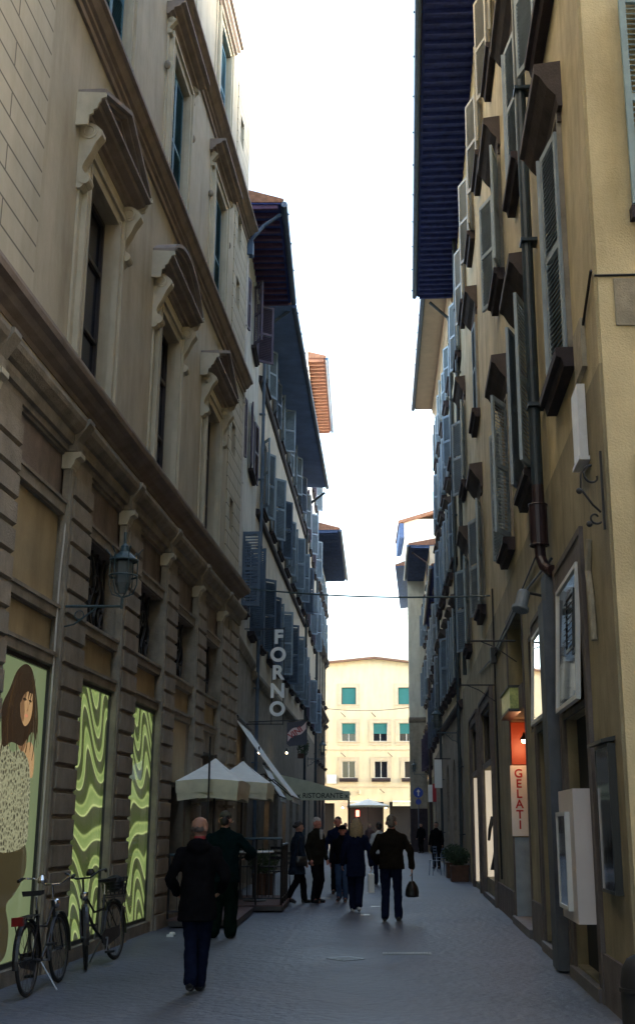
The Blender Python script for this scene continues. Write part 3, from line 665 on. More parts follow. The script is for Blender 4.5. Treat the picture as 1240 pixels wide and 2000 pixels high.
for k in range(16):
    u = .16+.72*k/15; side = -1 if u < .5 else 1
    strand(.55+side*q_.uniform(.05, .2), 3.25-q_.uniform(0, .2), u+side*q_.uniform(0, .07), 2.30+q_.uniform(-.08, .2), q_.uniform(.006, .016), 'p_hair' if k % 3 else 'p_hair2', 9 if (u < .42 or u > .76) else 4, side*q_.uniform(.02, .09))
for k in range(9): strand(.44+.03*k, 3.16, .46+.025*k+q_.uniform(-.02, .02), 2.98-q_.uniform(0, .08), .010, 'p_hair', 9, .01)
pane('printed_neck', smoothpts([(.50, 2.75), (.66, 2.72), (.66, 2.50), (.58, 2.38), (.46, 2.5)]), 3.5, 'p_skin2')
pane('printed_eye', smoothpts([(.51, 2.945), (.555, 2.965), (.59, 2.945), (.55, 2.93)]), 8, 'p_hair')
pane('printed_eye', smoothpts([(.635, 2.945), (.67, 2.96), (.70, 2.94), (.67, 2.93)]), 8, 'p_hair')
pane('printed_mouth', smoothpts([(.575, 2.775), (.61, 2.792), (.65, 2.775), (.61, 2.757)]), 8, 'p_lip')
pane('printed_nose', smoothpts([(.61, 2.93), (.625, 2.86), (.60, 2.825), (.63, 2.83), (.637, 2.87)]), 8, 'p_skin2')
for i in (3, 4): shop_display(i, 'swirl')
for i in (0, 1): A.dark((SA(bays[i][0])+.10, SA(bays[i][1])-.11, .16, 3.4, .25), 'glass')

# ================================================================== left B: narrow pale house
B = Bld('pale_narrow_house', 'narrow pale grey house with a dark timber eave next to the palazzo', (-2.86, 26.8), (-2.9, 32.9), 17.3, 9)
B.root.location.z = 0
SB = B.S
window(B, SB(27.75), 14.3, .5, 1.5, surround=0, leaf_mat='sh_brown', leaves=(165, 165), mull=(0, 1))
window(B, SB(27.75), 10.75, .5, 1.6, surround=0, leaf_mat='sh_brown', leaves=(170, 170), mull=(0, 1))
window(B, SB(30.7), 14.7, 1.1, 1.85, surround=.1, sur_mat='plaster_b', leaf_mat='sh_brown', leaves=(150, 120), sill=(1.4, .14, .1))
window(B, SB(30.7), 11.05, 1.1, 1.8, surround=.1, sur_mat='plaster_b', leaf_mat='sh_brown', leaves=(172, 172), sill=(1.4, .14, .1))
window(B, SB(28.9), 6.9, .95, 1.95, surround=.08, sur_mat='plaster_b', leaf_mat='sh_blue_dark', leaves=(96, 170), slat=.075, sill=(1.3, .2, .14))
window(B, SB(31.6), 6.7, 1.0, 2.3, surround=.08, sur_mat='plaster_b', leaf_mat='sh_blue_dark', leaves=(120, 155), sill=(1.3, .2, .14))
for a, b_, z1, ar in ((27.4, 28.5, 3.1, True), (29.3, 30.4, 3.1, True), (31.2, 32.3, 3.0, False)):
    B.hole(SB(a), SB(b_), .1, z1, .4, ar)
hb = [h for h in B.holes if h[2] == .1]
B.wall(0, 5.9, 'stone_grey'); B.wall(5.9, 17.3, 'plaster_b')
for h in hb: B.dark(h, 'dark', 'doorway')
st = MB(); st.mould([(.03, 5.85), (.08, 5.92), (.12, 6.0), (.12, 6.06), (.0, 6.1)], 0, B.L); st.build('string_course', 'stone_grey', B.root)
roof(B, 17.3, .95, 1.6, 'soffit', near=-.05, far=-.15, raf_mat='rafter_dull', slope=.0)
downpipe(B, .22, .3, 15.9, .05, 'pipe_white', .10, elbow=None)
MB().box(.12, .36, -.26, -.02, 15.9, 16.3).tube([(.24, -.15, 16.3), (.3, -.5, 16.8), (.3, -.95, 17.15)], .05, 8).build('rainwater_head', 'gutter', B.root)

# ================================================================== left C: house with the many blue shutters
Cb = Bld('shuttered_house', 'long beige house with rows of open blue shutters under a broad glare-tinted blue eave', (-2.9, 32.9), (-2.3, 53), 17.3, 9)
SC = Cb.S
rr = random.Random(3)
rows = [(6.75, 2.3), (11.0, 2.2), (15.1, 1.7)]
for j, (z, h) in enumerate(rows):
    for k in range(7):
        Y = 34.6 + 2.85*k
        if j < 2: lv = (rr.choice((165, 172, 150)), rr.choice((118, 135, 105, 150)))
        else: lv = (rr.choice((170, 160)), rr.choice((150, 165, 120)))
        window(Cb, SC(Y), z, 1.0, h, surround=.09, sur_mat='stone_grey', leaf_mat=('sh_blue_dark' if (j == 0 and k < 2) or (k+j) % 4 == 3 else 'sh_blue'), leaves=lv, sill=(1.35, .16, .12))
for k in range(6):
    a = 33.8 + 3.15*k; Cb.hole(SC(a), SC(a+1.5), .1, 3.4 if k % 2 else 3.1, .4, k % 2 == 0)
hc = [h for h in Cb.holes if h[2] == .1]
Cb.wall(0, 5.7, 'stone_grey'); Cb.wall(5.7, 17.3, 'plaster_c')
M['lit_warm'] = mat('warm_lit_interior', (.3, .2, .1), emit=(1, .62, .25), estr=.10, var=.6, vscale=4)
for k_, h in enumerate(hc):
    d_ = Cb.dark(h, 'dark', 'doorway')
    if k_ in (1, 3): MB().box(h[0]+.35, h[1]-.55, h[4]-.04, h[4]-.01, 1.3, 2.6).build('lit_window', 'lit_warm', d_)
    MB().box(h[0], h[1], .15, .2, 2.25, 2.33).box((h[0]+h[1])/2-.03, (h[0]+h[1])/2+.03, .15, .2, .1, h[3]-.1).build('door_frame', 'frame_dark', d_)
for z in (10.5, 14.75):
    m = MB(); m.mould([(.03, z), (.08, z+.05), (.11, z+.12), (.11, z+.18), (.0, z+.2)], 0, Cb.L); m.build('string_course', 'stone_dark', Cb.root)
m = MB(); m.mould([(.03, 5.6), (.08, 5.65), (.13, 5.75), (.13, 5.85), (.0, 5.9)], 0, Cb.L); m.build('string_course', 'stone_grey', Cb.root)
roof(Cb, 17.3, .95, 1.6, 'soffit_glare_blue', rafters=9, near=.0, far=-.1, slope=.05)
downpipe(Cb, SC(33.3), .2, 16.6, .05, 'sh_blue_dark', .12, elbow=.95)
downpipe(Cb, SC(52.7), .2, 16.2, .06, 'pipe_dark', .12, elbow=.95)

# ================================================================== left D: tall block behind, with the sunlit tile eave
Db = Bld('tall_white_house', 'tall white house beyond the blue shutters with sunlit terracotta rafters under its eave', (-2.3, 53), (-2.2, 65.6), 24.4, 9)
SD = Db.S
for z, h in ((6.5, 2.2), (11.0, 2.2), (15.2, 2.2), (19.2, 1.8)):
    for k in range(4): window(Db, SD(54.6+3.0*k), z, 1.0, h, surround=.1, sur_mat='stone_grey', leaf_mat='sh_blue' if k % 2 else 'sh_brown', leaves=(168, 130 if k % 2 else 165), sill=(1.3, .15, .12))
Db.hole(SD(55), SD(56.5), .1, 3.2, .4, True); Db.hole(SD(59), SD(60.5), .1, 3.2, .4, True); hd = [h for h in Db.holes if h[2] == .1]
Db.wall(0, 6, 'stone_grey'); Db.wall(6, 18, 'plaster_d'); Db.wall(18, 24.4, 'white_wall')
for h in hd: Db.dark(h, 'dark', 'doorway')
roof(Db, 24.4, .85, 1.4, 'soffit_red', raf_mat='rafter_pale', rafters=.5, near=-1.0, far=-.4, gut=True, slope=.0)
downpipe(Db, SD(65), .2, 23.5, .06, 'pipe_dark', .12)

# ================================================================== left E
Eb = Bld('corner_house', 'sand coloured house at the far left corner of the street under a deep dark eave', (-2.2, 65.6), (-1.9, 79), 18.0, 9)
SE = Eb.S
for z, h in ((5.2, 2.2), (9.2, 2.3), (12.7, 2.2), (15.6, 1.5)):
    for k in range(4): window(Eb, SE(67.6+3.2*k), z, 1.05, h, surround=.16, sur_mat='stone_grey', leaf_mat='sh_blue' if z > 10 else 'sh_blue_dark', leaves=((168, 168) if z > 10 else None), sill=(1.5, .2, .15), hood=(1.6, .26, .3, h+.25) if z < 14 else None)
for k in range(3): Eb.hole(SE(67+4*k), SE(69+4*k), .1, 3.6, .5, True)
he = [h for h in Eb.holes if h[2] == .1]
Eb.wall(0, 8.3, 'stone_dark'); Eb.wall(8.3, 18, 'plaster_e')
for h in he: Eb.dark(h, 'dark', 'doorway')
for z in (8.2, 12.1):
    m = MB(); m.mould([(.05, z), (.12, z+.08), (.25, z+.2), (.25, z+.3), (.0, z+.35)], 0, Eb.L+.1); m.build('string_course', 'stone_dark', Eb.root)
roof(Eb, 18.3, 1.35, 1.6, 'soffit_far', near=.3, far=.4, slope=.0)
# ================================================================== right: the tall ochre palace (local x runs towards the viewer)
def XR(Y): return 1.83 + .0455*Y
Rb = Bld('ochre_palace', 'tall ochre yellow building with a deep glare-tinted navy eave and brown stone window hoods', (XR(37.4), 37.4), (XR(9.93), 9.93), 19.8, 9)
SR = Rb.S
HS = .0
# (world Y, row base z, height, hood z offset, leaves(far, near), material)
def rw(Y, z, h, lv, lm='sh_grey', hood=True, hz=None, wd=1.15, sill=True, leafh=None, sur=.0):
    window(Rb, SR(Y), z, wd, h, dep=.24, surround=.13, sur_mat='stone_grey', leaves=lv, leaf_mat=lm, sill=(wd+.40, .20, .22) if sill else None,
           hood=(wd+.58, .30, .54, (hz or h+.15)) if hood else None, slat=.06, mull=(1, 2))
rw(12.05, 6.50, 2.75, (14, 10), 'sh_grey', hz=2.88)
rw(15.60, 6.28, 2.45, (24, 158), 'sh_grey', hz=2.62)
rw(19.15, 6.20, 2.40, (164, 150), 'sh_grey', hz=2.66)
rw(26.20, 6.40, 2.40, (160, 166), 'sh_grey', hz=2.75)
rw(32.00, 6.40, 2.40, (150, 165), 'sh_blue', hz=2.75)
rw(12.05, 11.15, 2.3, (160, 12), 'sh_grey', hz=2.42)
rw(15.60, 11.15, 2.25, (14, 10), 'sh_grey', hz=2.42)
rw(19.15, 11.10, 2.25, (158, 164), 'sh_grey', hz=2.42)
rw(26.20, 11.10, 2.3, (4, 4), 'sh_blue', hz=2.55)
rw(32.00, 11.10, 2.3, (150, 168), 'sh_grey', hz=2.55)
for Y, lv, lm in ((12.05, (165, 165), 'sh_grey'), (15.6, (160, 168), 'sh_tan'), (19.15, (160, 170), 'sh_tan'), (22.7, (160, 168), 'sh_tan'), (26.2, (158, 168), 'sh_tan'), (30.0, (162, 170), 'sh_tan'), (33.6, (158, 170), 'sh_grey')):
    rw(Y, 15.75, 2.35, lv, lm, hood=False)
# ---- ground floor openings: (Y near, Y far, z0, z1, depth)
def RH(ya, yb, z0, z1, dep=.3, arch=False):
    h = (SR(yb), SR(ya), z0, z1, dep, arch); Rb.holes.append(h); return h
h_sh1 = RH(11.66, 13.30, 2.83, 4.25, .5); h_dr1 = RH(11.66, 13.30, .14, 2.76, .12)
h_sh2 = RH(14.62, 16.10, 2.92, 4.15, .5); h_dr2 = RH(14.62, 16.10, .12, 2.82, .12)
h_slit = RH(16.75, 17.15, 2.9, 4.3, .10)
h_gel = RH(17.85, 20.45, .05, 3.35, 1.1); h_gup = RH(17.9, 20.4, 3.75, 5.0, .4)
h_s3t = RH(24.6, 27.9, 2.98, 4.15, .12); h_s3 = RH(24.6, 27.9, .45, 2.85, .30)
h_s4t = RH(29.6, 32.4, 2.98, 4.15, .12); h_s4 = RH(29.6, 32.4, .15, 2.85, .25)
h_ar = RH(33.6, 34.9, .1, 4.6, .5, True)
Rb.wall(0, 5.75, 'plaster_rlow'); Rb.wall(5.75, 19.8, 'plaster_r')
for h in (h_dr1, h_dr2, h_gup, h_ar): Rb.dark(h, 'dark', 'doorway')
for h, mt_ in ((h_sh1, 'mirror'), (h_sh2, 'mirror'), (h_slit, 'mirror'), (h_s3t, 'mirror'), (h_s4t, 'mirror')):
    fr = MB(); a, b_, c, d, dep = h[:5]
    for q in ((a, a+.05, c, d), (b_-.05, b_, c, d), (a+.05, b_-.05, c, c+.05), (a+.05, b_-.05, d-.05, d)): fr.box(q[0], q[1], (-.02 if dep > .4 else dep-.09), (.03 if dep > .4 else dep-.01), q[2], q[3])
    if b_-a > 1: fr.box((a+b_)/2-.02, (a+b_)/2+.02, (-.015 if dep > .4 else dep-.085), (.025 if dep > .4 else dep-.012), c+.05, d-.05)
    if dep > .4:                                     # tilting transom, hinged at the head and pushed out at the foot
        fr = MB(); w_, h_ = b_-a, d-c
        for q in ((-w_/2, -w_/2+.05, -h_, 0), (w_/2-.05, w_/2, -h_, 0), (-w_/2+.05, w_/2-.05, -h_, -h_+.05), (-w_/2+.05, w_/2-.05, -.05, 0)): fr.box(q[0], q[1], -.025, .025, q[2], q[3])
        fo = fr.build('transom_window', 'frame_white', Rb.root, ((a+b_)/2, -.03, d)); fo.rotation_euler = (R(-2.5), 0, 0)
        MB().box(-w_/2+.05, w_/2-.05, -.005, .005, -h_+.05, -.05).build('pane', 'mirror', fo); Rb.dark(h, 'dark', 'room'); continue
    fo = fr.build('transom_window', 'frame_white' if h is h_sh1 else 'frame_dark', Rb.root); (MB().prism([(.035, c), (.065, c), (.33, d), (.30, d)], a, b_).build('pane', mt_, fo) if dep > .4 else Rb.dark(h, mt_, 'pane', fo))
# louvred vent behind first transom
vn = MB(); vn.box(-.02, .5, -.02, .0, -.62, -.58).box(-.02, .5, -.02, 0, -.04, 0).box(-.04, -.02, -.02, 0, -.62, 0).box(.5, .52, -.02, 0, -.62, 0)
for q in range(8): vn.prism([(-.045, -.56+.066*q), (-.04, -.565+.066*q), (0, -.52+.066*q), (-.005, -.515+.066*q)], -.02, .5)
vo = vn.build('vent', 'black_paint', Rb.root, (SR(12.2), -.07, 3.98)); vo.rotation_euler = (R(-2.5), 0, 0)
# stone surrounds of the shopfronts
def shopframe(ya, yb, z1, s=.22, o=.06, m_='stone_grey', z0=0.0):
    m = MB(); a, b_ = SR(yb), SR(ya)
    m.box(a-s, a-.001, -o, .01, z0, z1+s); m.box(b_+.001, b_+s, -o, .01, z0, z1+s); m.box(a-.001, b_+.001, -o+.004, .01, z1+.002, z1+s)
    m.box(a-s-.02, a-s+.05, -o*1.4, .01, z0, z1+s+.03); m.box(b_+s-.05, b_+s+.02, -o*1.4, .01, z0, z1+s+.03); m.box(a-s+.05, b_+s-.05, -o*1.4, .01, z1+s-.04, z1+s+.03)
    m.build('shop_surround', m_, Rb.root)
M['stone_surround'] = mat('grey_stone_surround', (.15, .13, .125), .8, var=.35, vscale=4, streak=.25, bump=.3)
shopframe(11.66, 13.30, 4.27, .26, .03, m_='stone_surround'); shopframe(14.62, 16.10, 4.17, .2, .03, m_='stone_surround'); shopframe(17.85, 20.45, 5.02, .10, .015, m_='stone_surround'); shopframe(24.6, 27.9, 4.17, .25, m_='stone_surround'); shopframe(29.6, 32.4, 4.17, .25, m_='stone_surround')
for ya, yb, z0, z1 in ((11.66, 13.3, 2.76, 2.83), (14.62, 16.1, 2.82, 2.92), (24.6, 27.9, 2.85, 2.98), (29.6, 32.4, 2.85, 2.98)):
    MB().box(SR(yb)-.05, SR(ya)+.05, -.035, .1, z0+.003, z1-.003).build('transom_bar', 'stone_surround', Rb.root)
MB().box(SR(20.45), SR(17.85), -.03, .1, 3.36, 3.74).build('fascia', 'stone_surround', Rb.root)
# steps
M['step'] = mat('worn_step_stone', (.16, .145, .14), .6, var=.3, vscale=5, bump=.3)
for ya, yb in ((11.5, 13.45), (14.5, 16.2), (17.75, 20.6), (24.5, 28)):
    MB().box(SR(yb), SR(ya), -.07, .3, 0, .12).build('step', 'step', Rb.root)
for ya, yb, zz in ((28.1, 29.3, .5), (32.7, 33.5, .5), (35.0, 36.25, .5), (20.7, 24.3, .5), (16.35, 17.7, .55), (13.6, 14.4, .5), (9.93, 11.38, .45)): MB().box(SR(yb), SR(ya), -.03, .01, 0, zz).build('plinth', 'stone_surround', Rb.root)
# blue-grey service pilaster between the first two shops
MB().box(SR(14.25), SR(13.75), -.16, .01, .02, 4.25).box(SR(14.22), SR(13.78), -.11, .01, 4.25, 4.6).build('service_duct', mat('blue_grey_duct', (.085, .095, .115), .6, var=.3, vscale=5, streak=.3), Rb.root)
# eave: deep, glare painted into its navy, with rafters; nearly closed gable end
roof(Rb, 19.85, 1.26, 1.8, 'soffit', near=.05, far=.5, rafters=.36, slope=.03)
# downpipes
m = MB(); x = SR(14.05)
m.tube([(x+.12, -.13, 19.5), (x+.1, -.13, 5.75)], .075, 12)
z = 6.8
while z < 19: m.box(x+.0, x+.22, -.22, 0, z, z+.05); z += 2.35
m.build('drainpipe', 'pipe_dark', Rb.root)
m = MB(); m.tube([(x+.1, -.13, 5.76), (x+.1, -.13, 5.5)], .078, 12); m.tube([(x+.1, -.14, 5.5), (x+.1, -.14, 4.98)], .115, 16)
m.torus((x+.1, -.14, 5.5), .112, .014, 'z', 16, 6); m.torus((x+.1, -.14, 4.98), .112, .014, 'z', 16, 6)
m.tube([(x+.1, -.14, 5.0), (x+.1, -.13, 4.82), (x+.16, -.10, 4.70), (x+.26, -.05, 4.62), (x+.36, -.02, 4.60)], .07, 12)
m.build('drainpipe', 'pipe_brown', Rb.root, smooth=False)
downpipe(Rb, SR(33.3), 5.8, 19.8, .055, 'pipe_dark', .12)
# cables crossing the wall
cb_ = MB()
cb_.tube([(SR(13.7), -.03, 4.75), (SR(16.5), -.03, 4.95), (SR(23.0), -.03, 4.9), (SR(28), -.03, 5.2)], .018, 5)
cb_.tube([(SR(14.2), -.03, 5.2), (SR(18.5), -.03, 5.05), (SR(23.0), -.03, 5.0)], .014, 5)
cb_.build('wall_cable', 'iron', Rb.root)
cc = MB(); cc.tube([(SR(23.2), -.03, 6.3), (SR(23.1), -.04, 5.0), (SR(23.0), -.04, .6)], .02, 5); cc.box(SR(23.2), SR(22.95), -.12, 0, 4.75, 5.05); cc.build('cable_box', 'iron', Rb.root)
# small cable at the corner and rust marks
cc = MB(); cc.tube([(SR(10.6), -.02, 6.4), (SR(10.0), -.02, 6.68), (SR(9.93)-.002, -.02, 6.7)], .014, 5); cc.build('wall_cable', 'iron', Rb.root)
cc = MB(); cc.tube([(SR(10.9), -.02, 4.3), (SR(11.0), -.03, 4.0), (SR(10.9), -.03, 3.75), (SR(10.85), -.03, 3.3)], .035, 6); cc.build('peeling_patch', 'patch', Rb.root)
# tablets on the wall
MB().box(SR(11.05), SR(10.55), -.05, 0, 5.98, 6.5).build('wall_tablet', 'patch', Rb.root)
mt2 = MB(); mt2.box(SR(11.12), SR(10.72), -.09, -.01, 5.10, 5.86); mt2.box(SR(11.14), SR(10.70), -.11, -.0, 5.06, 5.098)
mt2.build('wall_tablet', 'marble', Rb.root)
# ---- the end wall facing the side street, with its window
a_ = Matrix.Rotation(-Rb.rz, 4, 'Z') @ Matrix.Translation((-Rb.PL.x, -Rb.PL.y, 0))
EX, EY = XR(9.93), 9.93
def endpart(mb, name, material):
    """mb is modelled in world axes in front of the end wall; X along the wall, Y = 9.93 is its face"""
    m2 = MB(); m2.merge(mb, a_); return m2.build(name, material, Rb.root)
endpart(MB().box(EX+.03, 11, EY-.02, EY+.05, 0, 19.78), 'end_wall', 'plaster_r_end')
wf = endpart(MB().box(2.86, 4.2, EY-.06, EY, 9.75, 9.85).box(2.86, 2.95, EY-.06, EY, 7.3, 9.75), 'window_surround', 'sh_sky')
lf = put('shutter', leaf_mesh(.62, 2.35, 1, 'sh_sky', .06), Rb.root); lf.matrix_local = a_ @ Matrix.Translation((2.675, EY-.10, 7.35))
endpart(MB().box(3.4, 4.4, EY-.03, EY, 7.4, 9.7), 'pane', 'glass')
endpart(MB().box(2.66, 4.5, EY-.12, EY, 7.2, 7.33), 'sill', 'stone_dark')
endpart(MB().box(2.46, 3.6, EY-.035, EY, 6.12, 6.60), 'mortar_patch', 'patch')
endpart(MB().tube([(EX, EY-.03, 6.63), (3.6, EY-.03, 6.66)], .012, 5), 'wall_cable', 'iron')
endpart(MB().box(2.57, 3.5, EY-.05, EY, 4.0, 4.85), 'shutter_edge', 'frame_dark')

# ================================================================== right R2: light yellow house with crowded shutters
R2 = Bld('light_yellow_house', 'light yellow house on the right with a cream boxed eave and crowds of grey-blue shutters', (3.78, 49.5), (XR(37.4), 37.38), 20.0, 9)
S2 = R2.S
rr = random.Random(11)
for z, h in ((6.3, 2.3), (10.4, 2.3), (14.0, 2.0), (17.0, 1.7)):
    for k in range(5):
        Y = 38.7 + 2.4*k
        window(R2, S2(Y), z, .95, h, surround=.1, sur_mat='stone_grey', leaves=(rr.choice((156, 145, 164, 160)), rr.choice((165, 172, 155))), leaf_mat=rr.choice(('sh_blue', 'sh_grey', 'sh_blue')), sill=(1.3, .22, .26),
               hood=(1.5, .28, .34, h+.16) if z < 12 else None)
for a in (38.2, 41.6, 45.5): R2.hole(S2(a+1.6), S2(a), .1, 3.9, .5, True)
h2 = [h for h in R2.holes if h[2] == .1]
R2.wall(0, 5.3, 'stone_grey'); R2.wall(5.3, 20, 'plaster_r2')
for h in h2: R2.dark(h, 'dark', 'doorway')
m = MB(); m.mould([(.03, 5.25), (.1, 5.32), (.14, 5.42), (.14, 5.5), (.0, 5.55)], 0, R2.L); m.build('string_course', 'stone_dark', R2.root)
roof(R2, 20.0, .95, 1.6, 'soffit_cream', rafters=9, near=.0, far=.0, slope=.0)
m = MB(); m.mould([(.02, 19.5), (.08, 19.6), (.08, 19.72), (.16, 19.8), (.2, 19.95), (.02, 19.96)], 0, R2.L); m.build('cornice', 'soffit_cream', R2.root)
downpipe(R2, S2(37.8), .3, 19.0, .055, 'pipe_dark', .12, elbow=.8)
downpipe(R2, S2(48.8), .3, 19.0, .055, 'pipe_dark', .12)

# right R3a: lower house, R3b: house with the shallow eave
R3 = Bld('low_grey_fronted_house', 'lower beige house behind the light yellow one with a blue shuttered window over grey stone', (4.40, 64.5), (3.80, 49.5), 12.6, 9)
S3 = R3.S
for z, h in ((5.6, 2.2), (9.4, 2.1)):
    for k in range(4): window(R3, S3(51.5+3.6*k), z, 1.0, h, surround=.1, sur_mat='stone_grey', leaves=(150, 168), leaf_mat='sh_blue_dark' if z < 6 else 'sh_grey', sill=(1.3, .22, .26), hood=(1.5, .26, .3, h+.16))
for a in (51, 56, 60.5): R3.hole(S3(a+1.8), S3(a), .1, 3.3, .5, True)
h3 = [h for h in R3.holes if h[2] == .1]
R3.wall(0, 5, 'stone_grey'); R3.wall(5, 12.6, 'plaster_c')
for h in h3: R3.dark(h, 'dark', 'doorway')
roof(R3, 12.6, .3, .8, 'soffit', near=0, far=0, rafters=.5, slope=.0)
R4 = Bld('beige_eaved_house', 'beige house far along on the right with a projecting dark eave and thin downpipes', (4.62, 74.0), (4.40, 64.5), 17.2, 9)
S4 = R4.S
for z, h in ((4.8, 2.0), (8.8, 2.1), (12.6, 2.0)):
    for k in range(3): window(R4, S4(66+3.0*k), z, .95, h, surround=.1, sur_mat='stone_grey', leaves=(140, 168), leaf_mat='sh_blue' if z > 8 else 'sh_brown', sill=(1.3, .2, .2), hood=(1.5, .25, .3, h+.16))
R4.hole(S4(67.5), S4(66), .1, 2.9, .5); R4.hole(S4(72.5), S4(71), .1, 2.9, .5); h4 = [h for h in R4.holes if h[2] == .1]
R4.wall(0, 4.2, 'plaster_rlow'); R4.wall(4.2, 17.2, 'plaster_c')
for h in h4: R4.dark(h, 'dark', 'doorway')
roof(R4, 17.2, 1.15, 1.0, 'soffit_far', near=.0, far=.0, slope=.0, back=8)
downpipe(R4, S4(65.1), .2, 16.2, .06, 'pipe_brown', .14, elbow=1.0); downpipe(R4, S4(66.6), .2, 12, .05, 'pipe_dark', .14)

# right R5: pale block that closes the street, its face towards the viewer
R5 = Bld('pale_blank_wall_house', 'pale grey-green house that juts into the street with a blank front over dark rough stone', (3.55, 74.0), (9.5, 73.64), 18.3, 16)
R5.wall(0, 8.0, 'stone_pale'); R5.wall(8.0, 18.3, 'plaster_r4')
MB().box(0, 2.2, -.045, .01, 0, 2.6).build('rough_base', 'stone_dark', R5.root)
m = MB(); m.mould([(.02, 7.9), (.1, 8.0), (.14, 8.1), (.14, 8.2), (.0, 8.25)], -.03, 6); m.build('string_course', 'stone_grey', R5.root)
# its street side: eave along the left flank
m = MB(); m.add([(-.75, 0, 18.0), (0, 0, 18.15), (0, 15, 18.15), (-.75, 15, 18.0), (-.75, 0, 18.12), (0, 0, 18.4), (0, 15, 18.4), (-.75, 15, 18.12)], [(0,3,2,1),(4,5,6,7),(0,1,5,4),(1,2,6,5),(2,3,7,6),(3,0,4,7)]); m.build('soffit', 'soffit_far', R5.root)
m = MB(); m.add([(-.8, -.05, 18.12), (6, -.05, 18.5), (6, 15.2, 18.5), (-.8, 15.2, 18.12), (-.8, -.05, 18.24), (3, -.05, 19.5), (3, 15.2, 19.5), (-.8, 15.2, 18.24), (6, -.05, 18.6), (6, 15.2, 18.6)], [(0,1,8,5,4),(4,5,6,7),(5,8,9,6),(3,7,6,9,2),(0,4,7,3),(0,3,2,1)]); m.build('roof_tiles', 'tile', R5.root)
MB().box(-.02, .0, 11, 12.0, 9.2, 10.8).build('shutter', 'sh_brown', R5.root)

# far white tower house
T = Bld('white_far_house', 'white sunlit house high behind the right-hand roofs with a thin dark eave', (5.2, 114), (13.5, 114), 32, 8)
T.hole(1.4, 2.3, 27.5, 29.0, .2); T.wall(0, 32, 'white_wall'); T.dark(T.holes[0], 'glass')
m = MB(); m.prismy([(-.6, 31.4), (-.6, 31.7), (4.6, 33.3), (9.8, 31.7), (9.8, 31.4), (4.6, 33.0)], -.6, 8.5); m.build('roof_tiles', 'tile', T.root)
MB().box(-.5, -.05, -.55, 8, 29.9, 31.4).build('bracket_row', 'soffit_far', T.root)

# ================================================================== the building that closes the view
EN = Bld('yellow_gabled_house', 'butter yellow gabled house closing the street, green blinds in its windows', (-9.5, 100), (11.5, 100), 14.55, 12)
ox = 9.5
def ew(X, z, h, wd=1.25, kind='green'):
    wo = window(EN, X+ox, z, wd, h, dep=.2, surround=.32, sur_mat='end_trim', leaves=None, mull=(1, 0) if kind != 'green' else (0, 0), glass='glass', frame='frame_dark' if kind == 'green' else 'frame_white', blind={'green': .97, 'half': .58}.get(kind), sill=(1.9, .1, .1) if kind != 'plain' else (1.6, .3, .3), sill_mat='end_trim' if kind != 'plain' else 'stone_dark')
    MB().box(-wd/2-.32, wd/2+.32, -.037, .01, -.32, -.001).build('frame', 'end_trim', wo) if kind != 'plain' else None
for X in (-6.1, -.40, 4.5, 8.0): ew(X, 11.67, 1.46, kind='green')
for X in (-6.1, -3.2, -.40, 2.30, 4.55, 7.6): ew(X, 8.52, 1.58, kind='half')
for X in (-6.1, -3.2, -.40, 2.35, 4.9, 7.6): ew(X, 5.46, 1.42, wd=1.15, kind='plain')
EN.hole(ox-.45, ox+2.55, .1, 3.5, .6); EN.hole(ox+3.05, ox+6.2, .1, 3.5, .6); EN.hole(ox-5.5, ox-1.6, .1, 3.4, .6)
he_ = EN.holes[-3:]
EN.wall(0, 14.55, 'end_yellow')
for h in he_: EN.dark(h, 'dark', 'shopfront')
MB().prismy([(0, 14.55), (EN.L, 14.55), (11.6, 15.62)], 0, 12).build('gable', 'end_yellow', EN.root)
M['roof_end'] = mat('grey_red_gable_roof', (.22, .13, .10), .8, var=.3, vscale=5)
m = MB(); m.prismy([(-.5, 14.42), (-.5, 14.52), (11.3, 15.74), (21.6, 14.50), (21.6, 14.40), (11.3, 15.60)], -.55, 12.5); m.build('roof', 'roof_end', EN.root)
m = MB(); m.prismy([(-.5, 14.53), (-.5, 14.66), (11.3, 15.90), (21.6, 14.64), (21.6, 14.51), (11.3, 15.745)], -.62, 12.5); m.build('roof_tiles', 'white_wall', EN.root)
for z in (7.8, 4.68):
    MB().box(0, EN.L, -.05, .01, z, z+.09).build('string_course', 'end_trim', EN.root)
for X, z in ((-.7, 10.62), (1.9, 10.62), (-.7, 7.25), (3.3, 7.25), (-1.5, 4.25), (2.6, 4.25), (5.6, 10.62)):   # flag rods
    MB().tube([(X+ox, -.05, z), (X+ox-.35, -.75, z+.28)], .035, 6).build('flag_rod', 'frame_dark', EN.root)
for X in (-.2, 3.4):
    MB().box(X+ox-.1, X+ox+2.2, -.5, -.45, 3.15, 3.45).prism([(-.5, 3.45), (-.02, 3.62), (-.02, 3.58), (-.5, 3.41)], X+ox-.1, X+ox+2.2).build('shop_blind', 'fab_cream', EN.root)
MB().lathe([(.02, 0), (.10, .08), (.13, .25), (.10, .38), (.03, .42)], (ox+.5, -.08, 4.05), 8).build('coat_of_arms', 'end_trim', EN.root)
# street corner block continuing left of the square so the view stays closed
EL = Bld('square_side_house', 'plain ochre house at the left edge of the square behind the corner house', (-11.5, 79), (-11.5, 100), 14, 6)
EL.wall(0, 14, 'plaster_e'); roof(EL, 14, .8, 1.4, 'soffit')
